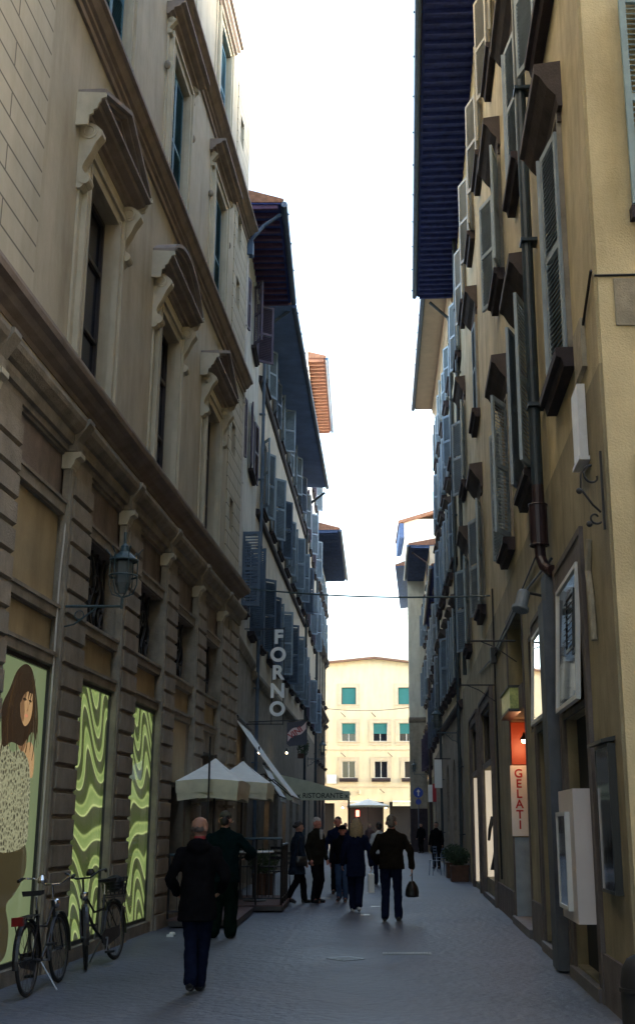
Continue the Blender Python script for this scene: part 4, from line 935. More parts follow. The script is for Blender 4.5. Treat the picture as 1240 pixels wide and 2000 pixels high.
# ================================================================== out-of-view sun blockers added; then the street behind (seen only in shop-glass reflections)
BK = Bld('added_shade_house', 'unseen tall house added in the next street to shade the tall white one', (13.5, 84), (11.5, 44), 23.5, 8)  # added out of view to keep sun off the tall white house
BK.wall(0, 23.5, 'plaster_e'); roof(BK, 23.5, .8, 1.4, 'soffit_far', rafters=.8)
BS = Bld('added_sun_block_house', 'unseen tall house added round the corner to block sun along the side street', (26, 14), (26, -6), 19, 8)  # added out of view to stop sun coming down the side street
BS.wall(0, 19, 'plaster_e'); roof(BS, 19, .8, 1.4, 'soffit_far', rafters=.8)
BH = Bld('facing_yellow_house', 'yellow house on the other side of the side street, seen in the shop glass', (2.25, 4.3), (2.0, -26), 19, 9)
for z in (4.6, 8.6, 12.6):
    for k in range(5): window(BH, 3+4.4*k, z, 1.1, 1.9, surround=.12, sur_mat='stone_grey', leaves=(160, 160), leaf_mat='sh_blue')
BH.wall(0, 4, 'stone_grey'); BH.wall(4, 19, 'plaster_r2'); roof(BH, 19, 1.0, 1.6, 'soffit', rafters=.6)
BA = Bld('street_side_house', 'plain cream house continuing the palazzo side behind the viewer', (XA(3)-.3, -26), (XA(3)-.1, 2.98), 21, 9)
for z in (4.6, 8.6, 12.6, 16.4):
    for k in range(6): window(BA, 3+4.4*k, z, 1.1, 1.9, surround=.12, sur_mat='stone_grey', leaves=(160, 160), leaf_mat='sh_blue')
BA.wall(0, 4, 'stone_grey'); BA.wall(4, 21, 'plaster_a'); roof(BA, 21, 1.0, 1.6, 'soffit', rafters=.6, far=0)
# ================================================================== helpers for props
def at_left(Y): return XA(Y) if Y < 26.8 else (-2.88 if Y < 32.9 else -2.9+(Y-32.9)*.6/20.1)

# ---- wall lantern on the palazzo
def wall_lantern(x, y, z, rz, label, reach=.75, s=1.0, group=None):
    t = thing('wall_lantern', label, 'wall lamp', (x, y, z), rz, group)      # local +x points out of the wall
    m = MB(); m.tube([(0, 0, 0), (reach, 0, 0)], .018*s, 8); m.tube([(0, 0, -.30*s), (reach*.25, 0, -.25*s), (reach*.6, 0, -.02)], .012*s, 6)
    m.torus((reach*.33, 0, -.12*s), .06*s, .008*s, 'y', 14, 5); m.box(-.01, .02, -.03, .03, -.36*s, .08); m.tube([(reach, 0, -.03), (reach, 0, .12*s)], .02*s, 8)
    m.build('bracket', 'iron_blue', t)
    zz = .12*s; c = MB(); r = .19*s
    for k in range(6):
        a = math.pi/3*k; ca, sa = math.cos(a), math.sin(a)
        c.tube([(reach, 0, zz), (reach+r*.75*ca, r*.75*sa, zz+.05*s), (reach+r*ca, r*sa, zz+.18*s), (reach+r*ca, r*sa, zz+.52*s), (reach+r*ca*1.0, r*sa*1.0, zz+.60*s), (reach+r*ca*1.35, r*sa*1.35, zz+.68*s)], .009*s, 5)
    c.torus((reach, 0, zz+.30*s), r, .016*s, 'z', 18, 5); c.torus((reach, 0, zz+.52*s), r, .014*s, 'z', 18, 5)
    c.build('cage', 'iron_blue', t)
    MB().lathe([(.05*s, zz+.05), (.11*s, zz+.2*s), (.115*s, zz+.5*s)], (reach, 0, 0), 6).build('glass_body', 'lamp_glass', t)
    MB().lathe([(r*1.02, zz+.52*s), (r*.6, zz+.60*s), (r*.35, zz+.64*s), (r*.3, zz+.72*s), (r*.1, zz+.76*s), (.02, zz+.92*s)], (reach, 0, 0), 12).build('cap', 'iron_blue', t)
    return t
M['lamp_glass'] = mat('dusty_lamp_glass', (.10, .12, .13), .15, spec=.6)
wall_lantern(XA(13.6)+.02, 13.6, 4.14, 0, 'caged blue-green iron lantern on a bracket from the rusticated palazzo wall', s=.88)
wall_lantern(4.45, 70.5, 4.55, math.pi, 'small iron lantern above the round blue arrow sign', .8, .85)
wall_lantern(3.60, 40.5, 4.7, math.pi, 'black iron lantern on a wall arm right of the grey arch', .7, 1.0)
wall_lantern(-2.15, 55.0, 4.6, 0, 'dark iron lantern on the left wall behind the red and navy banner', .7, 1.0)

# ---- scroll bracket on the right-hand corner
t = thing('scroll_bracket', 'empty black wrought-iron scroll bracket on the yellow corner of the building', 'sign bracket', (XR(10.0), 10.0, 4.25), 0)
def spiral(cx_, cz_, r0, r1, a0, a1, n=22): return [(cx_+(r0+(r1-r0)*i/n)*math.cos(a0+(a1-a0)*i/n), 0, cz_+(r0+(r1-r0)*i/n)*math.sin(a0+(a1-a0)*i/n)) for i in range(n+1)]
m = MB(); m.box(-.035, -.015, -.012, .012, -.08, .66); m.build('back_plate', 'iron', t)
m = MB(); m.tube(spiral(-.10, .42, .03, .105, 0, -4.6), .011, 6); m.tube(spiral(-.10, .42, .105, .115, -4.6+6.28, 3.1, 10) + [(-.22, 0, .30), (-.12, 0, .15), (-.05, 0, .08)], .011, 6)
m.tube(spiral(-.10, .03, .02, .065, .4, 5.6), .010, 6); m.build('scroll', 'iron', t)
m = MB(); m.sphere((-.235, 0, .28), .03, 8, 6); m.build('rosette', 'iron', t); MB().sphere((-.16, 0, -.03), .03, 8, 6).build('rosette', 'iron', t)

# ---- floodlight on the right wall
t = thing('floodlight', 'grey cylindrical floodlight tilted down from the ochre wall', 'floodlight', (XR(14.9)-.05, 14.9, 4.5), 0)
MB().tube([(.05, 0, .02), (-.14, 0, .06), (-.2, -.02, .02)], .02, 6).build('arm', 'iron', t)
m = MB(); m.lathe([(.10, -.16), (.115, -.15), (.115, -.11), (.085, -.10), (.085, .10), (.07, .13)], (0, 0, 0), 16)
M['lamp_grey'] = mat('grey_lamp_enamel', (.20, .23, .26), .5, var=.2, vscale=10)
o = m.build('housing', 'lamp_grey', t, (-.24, -.04, -.04)); o.rotation_euler = (R(-14), R(16), 0)

# ---- wires across the street
def wire(name, p, q, sag, r, label):
    pts = [tuple(p[i]+(q[i]-p[i])*k/14 + (0 if i < 2 else -sag*4*(k/14)*(1-k/14)) for i in range(3)) for k in range(15)]
    m = MB(); m.tube(pts, r, 6); return tag(m.build(name, 'iron_blue'), label, 'overhead cable')
wire('overhead_cable', (-2.86, 27.2, 7.15), (XR(24.2), 24.2, 6.35), .12, .020, 'dark blue cable slung across the street above the hanging letters')
wire('overhead_cable', (-1.95, 78, 9.2), (4.5, 73.9, 9.0), .25, .018, 'thin cable sagging across the front of the yellow gabled house')

# ---- hanging letters FORNO
FY = 30.0
t = thing('bakery_letter_sign', 'vertical sign of pale metal capitals spelling FORNO hung from the left wall', 'sign', (-1.97, FY, 4.2))
m = MB()
for xx in (-.15, .15): m.tube([(xx, .03, -.1), (xx, .03, 2.45)], .012, 6)
for zz in (0, .47, .94, 1.41, 1.88): m.tube([(-.15, .03, zz+.2), (.15, .03, zz+.2)], .008, 5)
for zz in (-.08, 2.4): m.tube([(-.9, .03, zz), (.15, .03, zz)], .015, 6)
m.build('sign_frame', 'iron', t)
for i, ch in enumerate('FORNO'):
    put('letter', text_mesh(ch, .50, .03, 'letter_grey', 'letter', bold=.018), t, (0, 0, 2.02-.47*i))

# ---- VINI banner
t = thing('wine_banner_sign', 'navy banner with a white wave and the red word VINI', 'sign', (-1.50, 31.0, 3.62))
M['navy'] = mat('navy_enamel', (.018, .022, .05), .5, var=.2, vscale=8); M['pinkish'] = mat('pink_white_enamel', (.55, .42, .44), .5, var=.1, vscale=8); M['vred'] = mat('wine_red_letters', (.28, .02, .03), .5)
MB().prismy([(-.27, .06), (-.2, .0), (.27, .05), (.27, .60), (.17, .68), (-.27, .62)], -.02, .02).build('board', 'navy', t)
wav = []
for k in range(13): u = k/12; wav.append((-.24+.48*u, .12+.34*u+.05*math.sin(u*6.28)))
for k in range(12, -1, -1): u = k/12; wav.append((-.24+.48*u, .34+.30*u+.05*math.sin(u*6.28)))
MB().prismy(wav, -.026, -.019).build('wave', 'pinkish', t)
o = put('lettering', text_mesh('VINI', .21, .003, 'vred', bold=.006), t, (.0, -.028, .30)); o.rotation_euler = (0, R(-35), 0)
MB().tube([(-1.3, .03, .64), (.3, .03, .70)], .015, 6).build('arm', 'iron', t)

# ---- awnings on the left houses
def awning(Ya, Yb, xw, zw, xo, zo, label, group=None, wid=None):
    t = thing('wall_awning', label, 'awning', (xw, Ya, zo), 0, group)
    dx = xo-xw; dz = zw-zo; L_ = Yb-Ya; m = MB(); n = 8
    vs = []; fs = []
    for i in range(n+1):
        u = i/n; s_ = -.05*math.sin(math.pi*u)
        for yy in (0, L_): vs.append((dx*u, yy, dz*(1-u)+s_)); vs.append((dx*u-.008, yy, dz*(1-u)+s_-.02))
    for i in range(n):
        a = 4*i; b_ = 4*(i+1); fs += [(a, a+2, b_+2, b_), (a+1, b_+1, b_+3, a+3), (a, b_, b_+1, a+1), (a+2, a+3, b_+3, b_+2)]
    fs += [(0, 1, 3, 2), (4*n, 4*n+2, 4*n+3, 4*n+1)]
    m.add(vs, fs); m.build('canopy', 'awning_white', t)
    v = MB(); v.box(dx-.01, dx+.0, .0, L_, -.14, -.0); v.build('valance', 'awning_white', t)
    a_m = MB()
    for yy in (.12, L_-.12): a_m.tube([(0.02, yy, .35), (dx*.5, yy, dz*.28), (dx-.02, yy, -.02)], .018, 6)
    a_m.tube([(dx, 0, -.01), (dx, L_, -.01)], .022, 8); a_m.tube([(0.03, 0, dz+.03), (.03, L_, dz+.03)], .05, 8)
    a_m.build('folding_arm', 'iron', t); return t
awning(28.0, 31.8, -2.84, 4.10, -1.44, 2.27, 'long steep white awning on the left wall, the nearer and larger of two', 'white awnings')
awning(33.2, 35.9, -2.55, 3.25, -2.04, 2.39, 'short white awning lower down behind the longer one', 'white awnings')

# ---- restaurant canopy
t = thing('restaurant_awning', 'sage canvas restaurant awning reading RISTORANTE across its valance', 'awning', (-.1, 37.0, 2.36))
m = MB(); m.add([(-2.6, 0, .27), (.0, 0, .22), (0, 3.4, .22), (-2.6, 3.4, .27), (-2.6, 0, .86), (-2.6, 3.4, .86), (-1.3, 0, .58), (-1.3, 3.4, .58)],
                [(0,1,2,3),(0,4,6,1),(1,6,7,2),(6,4,5,7),(2,7,5,3),(0,3,5,4)]); m.build('canopy', 'fab_sage', t)
MB().box(-2.0, -.02, -.02, -.002, 0, .272).tube([(-2.0, -.01, .0), (-.02, -.01, 0)], .012, 5).build('valance', 'fab_sage', t)
M['dark_ink'] = mat('dark_olive_ink', (.03, .035, .03), .8)
put('lettering', text_mesh('x RISTORANTE x', .215, .003, 'dark_ink', bold=.004, space=1.0), t, (-.86, -.024, .065))
MB().tube([(-.05, .1, -2.3), (-.05, .1, .2)], .025, 8).tube([(-.05, 3.3, -2.3), (-.05, 3.3, .2)], .025, 8).build('pole', 'iron', t)

# ---- market parasols
def parasol(x, y, wx, wy, zb, zt, label, m_='fab_white', mv='fab_cream', group='white parasols', val=.2, tiers=2):
    t = thing('market_parasol', label, 'parasol', (x, y, 0), 0, group)
    N = 6; vs = []; fs = []
    cor = [(-wx/2, -wy/2), (wx/2, -wy/2), (wx/2, wy/2), (-wx/2, wy/2)]; ring = []
    for k in range(4):
        a, b_ = cor[k], cor[(k+1) % 4]
        for i in range(N): u = i/N; ring.append((a[0]+(b_[0]-a[0])*u, a[1]+(b_[1]-a[1])*u, math.sin(math.pi*u)))
    n = len(ring); rings = 6
    for j in range(rings+1):
        f = j/rings
        for (px, py, sg) in ring: vs.append((px*f, py*f, zt-(zt-zb)*(f**.9) - .0 + .035*sg*f*(1-.0) ))
    for j in range(rings):
        for i in range(n): fs.append((j*n+i, j*n+(i+1) % n, (j+1)*n+(i+1) % n, (j+1)*n+i))
    m = MB(); m.add(vs, fs); can = m.build('canopy', m_, t)
    for tier in range(tiers):
        v = MB(); rr_ = random.Random(int(x*10)+tier); vs = []; fs = []; off = -.03*tier; z0 = zb-.13*tier; hh = val
        for (px, py, sg) in ring:
            k = 1+off; wob = rr_.uniform(-.01, .01)
            vs += [(px*k, py*k, z0+.035*sg), (px*k*(1-.02)+wob, py*k*(1-.02)+wob, z0-hh+.05*sg*(1 if tier else .3))]
        for i in range(n): fs.append((2*i, 2*((i+1) % n), 2*((i+1) % n)+1, 2*i+1))
        v.add(vs, fs); v.build('valance', mv, can)
    p = MB(); p.tube([(0, 0, 0), (0, 0, zt+.06)], .024, 10); p.build('pole', 'frame_dark', t)
    r_ = MB()
    for c in cor: r_.tube([(0, 0, zt-.03), (c[0]*.98, c[1]*.98, zb-.01)], .009, 5); r_.tube([(0, 0, zb-.25), (c[0]*.5, c[1]*.5, (zb+zt)/2-.03)], .008, 5)
    r_.build('ribs', 'frame_dark', t)
    MB().lathe([(.26, 0), (.26, .05), (.06, .09), (.04, .3)], (0, 0, .01), 14).build('base', 'iron', t)
    return t
parasol(-2.50, 21.3, 1.08, 2.3, 2.33, 2.78, 'off-white square parasol in front, its drooping double valance beside the brown wall')
parasol(-2.34, 24.9, 1.22, 2.2, 2.42, 2.92, 'second off-white square parasol, partly hidden behind the front one')
parasol(1.05, 86, 3.1, 3.1, 2.95, 3.45, 'large cream parasol on the square before the yellow gabled house', val=.10, tiers=1, group=None)
tp = thing('tall_post', 'thin dark steel post standing in front of the nearest white parasol', 'post', (-2.42, 19.75, 0))
MB().tube([(0, 0, 0), (0, 0, 3.05)], .016, 8).build('shaft', 'iron', tp); MB().lathe([(.10, 0), (.10, .012), (.03, .03)], (0, 0, 0), 12).build('base', 'iron', tp)

# ---- terrace platforms, rails, bar table, stools
def platform(x0, x1, y0, y1, h, label):
    t = thing('terrace_platform', label, 'platform', ((x0+x1)/2, (y0+y1)/2, 0)); a, b_ = (x1-x0)/2, (y1-y0)/2
    MB().box(-a, a, -b_, b_, .03, h-.02).build('deck_base', 'frame_dark', t)
    m = MB(); n = int(2*b_/.14)
    for i in range(n): m.box(-a-.01, a+.01, -b_+2*b_*i/n+.004, -b_+2*b_*(i+1)/n-.004, h-.02, h)
    m.build('deck_boards', 'wood_red', t); return t
platform(at_left(20)+.2, -1.87, 19.5, 22.6, .13, 'low red-brown boarded platform along the left wall behind the bald man')
platform(at_left(24)+.2, -1.34, 23.0, 26.3, .13, 'low dark platform under the cafe table and railings')
def railing(p, q, h, label, n=3):
    d = math.hypot(q[0]-p[0], q[1]-p[1]); t = thing('terrace_railing', label, 'railing', (p[0], p[1], .13), math.atan2(q[1]-p[1], q[0]-p[0]), 'terrace railings')
    m = MB(); m.tube([(0, 0, h), (d, 0, h)], .022, 8); m.build('top_rail', 'iron_blue', t)
    m = MB(); m.tube([(0, 0, .12), (d, 0, .12)], .014, 6); m.build('bottom_rail', 'iron', t)
    for i in range(n+1): MB().tube([(d*i/n, 0, 0), (d*i/n, 0, h)], .018, 8).build('post', 'iron', t)
    m = MB(); k = int(d/.12)
    for i in range(1, k): m.tube([(d*i/k, 0, .12), (d*i/k, 0, h-.1)], .005, 5)
    m.build('bars', 'iron', t)
railing((-2.35, 23.05), (-1.38, 23.05), 1.22, 'dark railing crossing the terrace just in front of the bar table', 2)
railing((-1.38, 23.05), (-1.38, 25.0), 1.1, 'dark railing running along the street edge of the terrace', 3)
railing((-3.0, 19.6), (-2.3, 19.6), 1.0, 'dark railing at the near end of the terrace by the rusticated pilasters', 1)
t = thing('bar_table', 'high round table with a pale top and dark pedestal on the terrace', 'table', (-1.98, 24.3, .13))
MB().lathe([(.36, .93), (.37, .94), (.37, .955), (.36, .965)], (0, 0, 0), 28).build('tabletop', 'white_sign', t)
MB().tube([(0, 0, .02), (0, 0, .93)], .03, 10).build('pedestal', 'iron', t); MB().lathe([(.24, 0), (.24, .02), (.04, .05)], (0, 0, 0), 18).build('base', 'iron', t)
def cafe_chair(x, y, rz, label, seat_h=.46, leg='iron', z=0):
    t = thing('cafe_chair', label, 'chair', (x, y, z), rz, 'terrace chairs')
    m = MB(); 
    for i in range(6): m.box(-.2, .2, -.2+.068*i, -.2+.068*i+.055, seat_h, seat_h+.02)
    m.build('seat', leg, t)
    for sx in (-.18, .18):
        for sy in (-.18, .18): MB().tube([(sx, sy, seat_h), (sx*1.08, sy*1.12, 0)], .011, 6).build('leg', leg, t)
        MB().tube([(sx, -.18, seat_h), (sx, -.25, seat_h+.4)], .011, 6).build('back_post', leg, t)
    m = MB()
    for zz in (.18, .28, .38): m.box(-.18, .18, -.235-.0, -.215, seat_h+zz-.03, seat_h+zz+.03)
    m.build('backrest', leg, t); return t
cafe_chair(-1.72, 25.2, 2.6, 'dark slatted terrace chair behind the bar table', .62, z=.13)
cafe_chair(-2.35, 25.3, .4, 'dark slatted terrace chair tight against the wall', .62, z=.13)
cafe_chair(-1.62, 25.95, 1.2, 'dark slatted terrace chair at the far end of the platform', .5, z=.13)
cafe_chair(2.75, 39.6, 1.8, 'grey metal cafe chair on the right beyond the planters', .46, 'gutter')
cafe_chair(3.15, 43.2, -1.3, 'second grey metal cafe chair farther along the right wall', .46, 'gutter')

# ---- planters and bushes
def bush(t, r, c, n, seed, name='foliage'):
    q = random.Random(seed); m = MB()
    for i in range(n):
        v = Vector((q.gauss(0, 1), q.gauss(0, 1), q.gauss(0, 1))).normalized()*q.uniform(.55, 1.06); p = Vector((c[0]+v.x*r[0], c[1]+v.y*r[1], c[2]+v.z*r[2]))
        a = Vector((q.gauss(0, 1), q.gauss(0, 1), q.gauss(0, 1))).normalized(); b_ = a.orthogonal().normalized(); s = q.uniform(.022, .045)
        m.add([p-a*s, p+b_*s*.5, p+a*s, p-b_*s*.5], [(0, 1, 2, 3)])
    return m.build(name, 'foliage', t)
def planter(x, y, w_, label, ball=.33, h=.42):
    t = thing('potted_bush', label, 'potted plant', (x, y, 0), 0, 'potted bushes')
    m = MB(); m.prismz([(-w_/2, -w_/2), (w_/2, -w_/2), (w_/2, w_/2), (-w_/2, w_/2)], 0, h); m.box(-w_/2-.02, w_/2+.02, -w_/2-.02, w_/2+.02, h, h+.04); m.build('planter_box', 'terracotta', t)
    MB().tube([(0, 0, h), (0, 0, h+.25)], .03, 6).build('trunk', 'frame_dark', t); bush(t, (ball, ball, ball*.8), (0, 0, h+.04+ball*.75), 1300, int(y*10), 'crown'); return t
planter(3.12, 35.4, .5, 'round clipped bush in a square brown planter, nearer of two on the right')
planter(3.18, 37.8, .5, 'round clipped bush in a square brown planter, farther of two on the right', .36)
planter(-2.05, 27.4, .45, 'dark leafy bush in a planter behind the terrace chairs', .34, .5)
t = thing('hanging_plant', 'green trailing plant on the left wall behind the wine banner', 'plant', (-2.2, 47.5, 4.6)); bush(t, (.25, .35, .4), (.15, 0, .1), 900, 5); MB().box(-.05, .2, -.2, .2, -.38, -.2).build('trough', 'terracotta', t)

# ---- street metalwork
t = thing('drain_grate', 'long narrow steel drain grate set across the paving', 'drain', (.69, 15.72, .004))
m = MB(); m.box(-.31, .31, -.07, -.055, 0, .012); m.box(-.31, .31, .055, .07, 0, .012)
for i in range(18): m.box(-.31+.035*i, -.31+.035*i+.014, -.055, .055, 0, .010)
M['steel_wet'] = mat('worn_steel', (.30, .31, .33), .35, metal=.7, var=.3, vscale=20); m.build('bars', 'steel_wet', t)
t = thing('manhole_cover', 'square steel manhole cover with a light edge in the middle of the street', 'manhole cover', (-.1, 15.14, .003), R(38))
m = MB(); m.box(-.15, .15, -.15, .15, 0, .006); m.build('lid', 'stone_dark', t)
m = MB()
for q in ((-.17, .17, -.17, -.152), (-.17, .17, .152, .17), (-.17, -.152, -.152, .152), (.152, .17, -.152, .152)): m.box(*q, 0, .008)
for i in range(5): m.box(-.13, .13, -.12+.055*i, -.108+.055*i, .006, .009)
m.build('rim', 'steel_wet', t)
for i, (x, y, w_) in enumerate(((.2, 22.3, .2), (-.7, 27.3, .35), (.45, 24.6, .18), (.42, 29.5, .2))):
    o = MB().box(-w_/2, w_/2, -.06, .06, 0, .006).build('service_cover', 'steel_wet', None, (x, y, .003)); tag(o, ['thin bright steel strip in the paving by the white sneaker', 'bright steel strip in the paving behind the white-haired man', 'short bright steel strip under the white paper bag', 'steel strip in the paving ahead of the man with the black bag'][i], 'steel cover')
t = thing('street_bollard', 'black domed bollard at the bottom corner beside the ochre building', 'bollard', (2.14, 9.2, 0))
MB().lathe([(.17, 0), (.17, .06), (.145, .08), (.145, .46), (.13, .56), (.09, .63), (.03, .66)], (0, 0, 0), 24).build('post', 'rubber', t, smooth=True)
MB().lathe([(.155, .40), (.155, .43)], (0, 0, 0), 24).build('band', 'rubber', t)
o = MB().box(-.05, .05, -.03, .03, 0, .03).sphere((.03, .01, .04), (.05, .04, .03), 8, 5).build('crumpled_paper', 'white_sign', None, (-2.72, 18.1, .0)); tag(o, 'crumpled white paper lying at the foot of the left wall', 'litter')

# ---- right-hand shop things
t = thing('vending_case', 'tall pinkish white display cabinet fixed in the first shop doorway', 'display cabinet', (0, 0, 0)); t.location = Rb.W(SR(12.2), 0, .68); t.rotation_euler = (0, 0, Rb.rz)
M['pinkwhite'] = mat('pinkish_white_laminate', (.62, .56, .54), .5, var=.06, vscale=3)
MB().box(-.55, .56, -.20, .3, 0, 1.27).build('body', 'pinkwhite', t)
m = MB()
for q in ((-.46, -.42, .1, 1.05), (.22, .26, .1, 1.05), (-.42, .22, .1, .14), (-.42, .22, 1.01, 1.05)): m.box(q[0], q[1], -.25, -.20, q[2], q[3])
o = m.build('door_frame', 'frame_white', t); MB().box(-.42, .22, -.240, -.203, .14, 1.01).build('pane', 'mirror_dull', o)
t = thing('menu_case', 'narrow black-framed glass menu case on the wall at the corner', 'display case', (0, 0, 0)); t.location = Rb.W(SR(10.62), 0, 1.02); t.rotation_euler = (0, 0, Rb.rz)
m = MB()
for q in ((-.36, -.34, 0, 1.28), (.34, .36, 0, 1.28), (-.34, .34, 0, .03), (-.34, .34, 1.25, 1.28)): m.box(q[0], q[1], -.07, 0, q[2], q[3])
m.prism([(-.13, 1.28), (0, 1.30), (0, 1.34), (-.13, 1.31)], -.40, .40)
o = m.build('case_frame', 'black_paint', t); MB().box(-.34, .34, -.066, -.04, .03, 1.25).build('pane', 'mirror_dull', o)
# gelato doorway
M['red_glow'] = mat('red_lit_reveal', (.25, .04, .015), .5, emit=(.7, .06, .01), estr=.015); M['orange_in'] = mat('orange_lit_wall', (.5, .2, .06), .7)
M['bulb'] = mat('warm_lamp', (1, .8, .5), emit=(1, .72, .38), estr=4)
t = thing('gelato_sign', 'white upright panel with red letters GELATI in the doorway reveal', 'sign', (0, 0, 0)); t.location = Rb.W(SR(20.40), -.12, 1.42); t.rotation_euler = (0, 0, Rb.rz+math.pi/2)
MB().box(-.16, .12, -.02, .0, 0, 1.18).build('panel', 'white_sign', t)
M['ltr_red'] = mat('red_letters', (.38, .01, .02), .5)
for i, ch in enumerate('GELATI'):
    put('letter', text_mesh(ch, .20, .003, 'ltr_red', 'letter', bold=.004), t, (-.02, -.024, .98-.172*i))
MB().box(SR(20.44), SR(20.41), -.0, 1.0, 0.05, 1.40).build('reveal_panel', 'sh_blue', Rb.root)
MB().box(SR(20.44), SR(20.41), -.0, 1.0, 2.62, 3.34).build('reveal_panel', 'red_glow', Rb.root)
MB().box(SR(20.41), SR(18.27), 1.0, 1.05, 0.06, 3.34).build('back_wall', 'orange_in', Rb.root)
t = thing('doorway_lamp', 'small warm lamp glowing under the red doorway head', 'lamp', tuple(Rb.W(SR(20.0), -.18, 2.98)))
MB().lathe([(.06, .03), (.07, .05), (.03, .10), (.01, .16)], (0, 0, 0), 12).build('shade', 'iron', t); MB().sphere((0, 0, .02), .045, 10, 8).build('bulb', 'bulb', t)
pl = bpy.data.lights.new('doorway_light', 'POINT'); pl.energy = 1.0; pl.color = (1, .45, .2); pl.shadow_soft_size = .05; po = bpy.data.objects.new('doorway_light', pl); COL.objects.link(po); po.parent = t; po.location = (0, 0, -.08)
t = thing('lit_shop_sign', 'green and gold box sign above the gelato doorway', 'sign', (0, 0, 0)); t.location = Rb.W(SR(19.3), 0, 3.40); t.rotation_euler = (0, 0, Rb.rz)
M['greengold'] = mat('green_gold_panel', (.25, .27, .08), .3, var=.7, vscale=9, col2=(.03, .06, .02), emit=(.35, .38, .1), estr=.012)
MB().box(-.8, .8, -.17, -.03, 0, .33).build('panel', 'greengold', t); MB().box(-.84, .84, -.20, -.0, -.05, -.002).box(-.84, .84, -.20, 0, .332, .37).build('trim', 'black_paint', t)
# backlit display with mannequin
M['display'] = mat('backlit_cream_display', (.5, .48, .42), emit=(.95, .80, .60), estr=.05)
a, b_, c, d, dep = h_s3[:5]
MB().box(a, b_, dep+.3, dep+.34, c, d).build('display_back', 'display', Rb.root)
MB().box(a+.001, a+.03, dep-.28, dep+.3, c, d).build('display_side', 'display', Rb.root); MB().box(b_-.03, b_-.001, dep-.28, dep+.3, c, d).build('display_side', 'frame_dark', Rb.root)
a, b_, c, d, dep = h_s4[:5]; Rb.dark(h_s4, 'stone_surround', 'shop_back'); MB().box(a+.001, a+.03, .0, dep, c, d).build('lit_strip', 'display', Rb.root)
t = thing('shop_mannequin', 'headless mannequin in a black outfit against the backlit display', 'mannequin', tuple(Rb.W(SR(26.2), -.22, .46)))
m = MB(); m.lathe([(.16, .62), (.17, .75), (.10, .98), (.13, 1.15), (.17, 1.32), (.07, 1.42), (.045, 1.46)], (0, 0, 0), 14); m.tube([(.17, 0, 1.32), (.25, 0, 1.05), (.2, .05, .8)], [.045, .04, .03], 8); m.tube([(-.17, 0, 1.32), (-.24, 0, 1.05), (-.26, .08, .82)], [.045, .04, .03], 8)
m.lathe([(.26, .20), (.20, .45), (.165, .64)], (0, 0, 0), 14); m.build('torso', 'black_paint', t, smooth=True)
MB().tube([(0, 0, 0), (0, 0, .6)], .02, 8).lathe([(.18, 0), (.18, .02), (.03, .04)], (0, 0, 0), 14).build('stand', 'chrome', t)
MB().sphere((.0, 0, 1.6), (.075, .085, .11), 12, 8).build('head', 'black_paint', t, smooth=True)
# signs farther down the right side
t = thing('arrow_sign', 'round blue road sign with a white upward arrow', 'road sign', (3.98, 72.5, 2.0))
M['sign_blue'] = mat('road_sign_blue', (.01, .05, .35), .4); 
m = MB(); m.tube([(0, -.02, 1.53), (0, .02, 1.53)], .30, 28); m.build('disc', 'sign_blue', t)
m = MB(); m.box(-.035, .035, -.03, -.021, 1.33, 1.58); m.prismy([(-.12, 1.57), (.12, 1.57), (0, 1.74)], -.03, -.021); m.build('arrow', 'white_sign', t)
MB().tube([(0, .04, -1.95), (0, .04, 1.9)], .03, 8).build('post', 'gutter', t); m = MB(); m.tube([(0, -.02, .98), (0, .02, .98)], .17, 22); m.build('small_disc', 'sign_blue', t)
t = thing('hanging_shop_sign', 'plain white rectangular sign hanging from an arm on the right wall', 'sign', (3.2, 44.4, 2.95)); MB().box(-.14, .14, -.02, .02, 0, 1.05).build('board', 'letter_grey', t); MB().tube([(-.14, 0, 1.08), (.5, 0, 1.08)], .02, 6).build('arm', 'iron', t)
t = thing('red_white_sign', 'red and white shop sign over a doorway far along on the right', 'sign', (4.05, 60.5, 2.75)); MB().box(-.22, .0, -.03, .03, 0, .85).build('board', 'white_sign', t); MB().box(.001, .2, -.03, .03, 0, .9).build('side_board', 'ltr_red', t)
for Y, zz in ((18.9, 4.55), (23.4, 4.35)):
    t = thing('sign_bracket', 'black iron wall arm over the gelato doorway' if Y < 20 else 'black iron wall arm beside the green display window', 'wall bracket', tuple(Rb.W(SR(Y), 0, zz)), Rb.rz)
    MB().tube([(0, 0, 0), (0, -.75, 0)], .016, 6).tube([(0, 0, -.35), (0, -.35, -.1), (0, -.6, 0)], .010, 5).build('arm', 'iron', t)
# white plaque on the yellow house, left edge
t = thing('wall_plaque', 'small white notice plate low on the yellow gabled house', 'plaque', (-1.85, 99.93, 5.0)); MB().box(-.42, .42, -.04, 0, 0, .75).build('plate', 'white_sign', t)
# lamps seen inside and around
for (x, y, z, l) in ((-2.35, 29.2, 3.35, 'small glowing lamp on the left wall under the long awning'), (-2.2, 38.6, 3.9, 'small glowing lamp high on the left wall beyond the letters'), (-.9, 98.9, 3.0, 'round glowing lamp left of the yellow house shopfront'), (1.15, 98.9, 3.2, 'glowing lamp under the cream parasol on the square'), (2.7, 98.9, 3.0, 'glowing lamp at the right of the shopfront on the square')):
    t = thing('wall_lamp', l, 'lamp', (x, y, z)); r_ = .03 if y < 50 else .07; MB().sphere((0, 0, 0), r_, 10, 8).build('bulb', 'bulb', t); MB().tube([(0, 0, r_), (0, 0, r_+.12)], .02, 6).build('holder', 'iron', t)
M['red_lit'] = mat('red_neon', (.5, .02, .02), emit=(1, .08, .05), estr=1.5)
tag(MB().box(-.14, .14, -.05, .05, 0, .5).build('red_light_box', 'red_lit', None, (.35, 99.2, 2.3)), 'red lit box sign in the shopfront of the yellow house', 'sign')

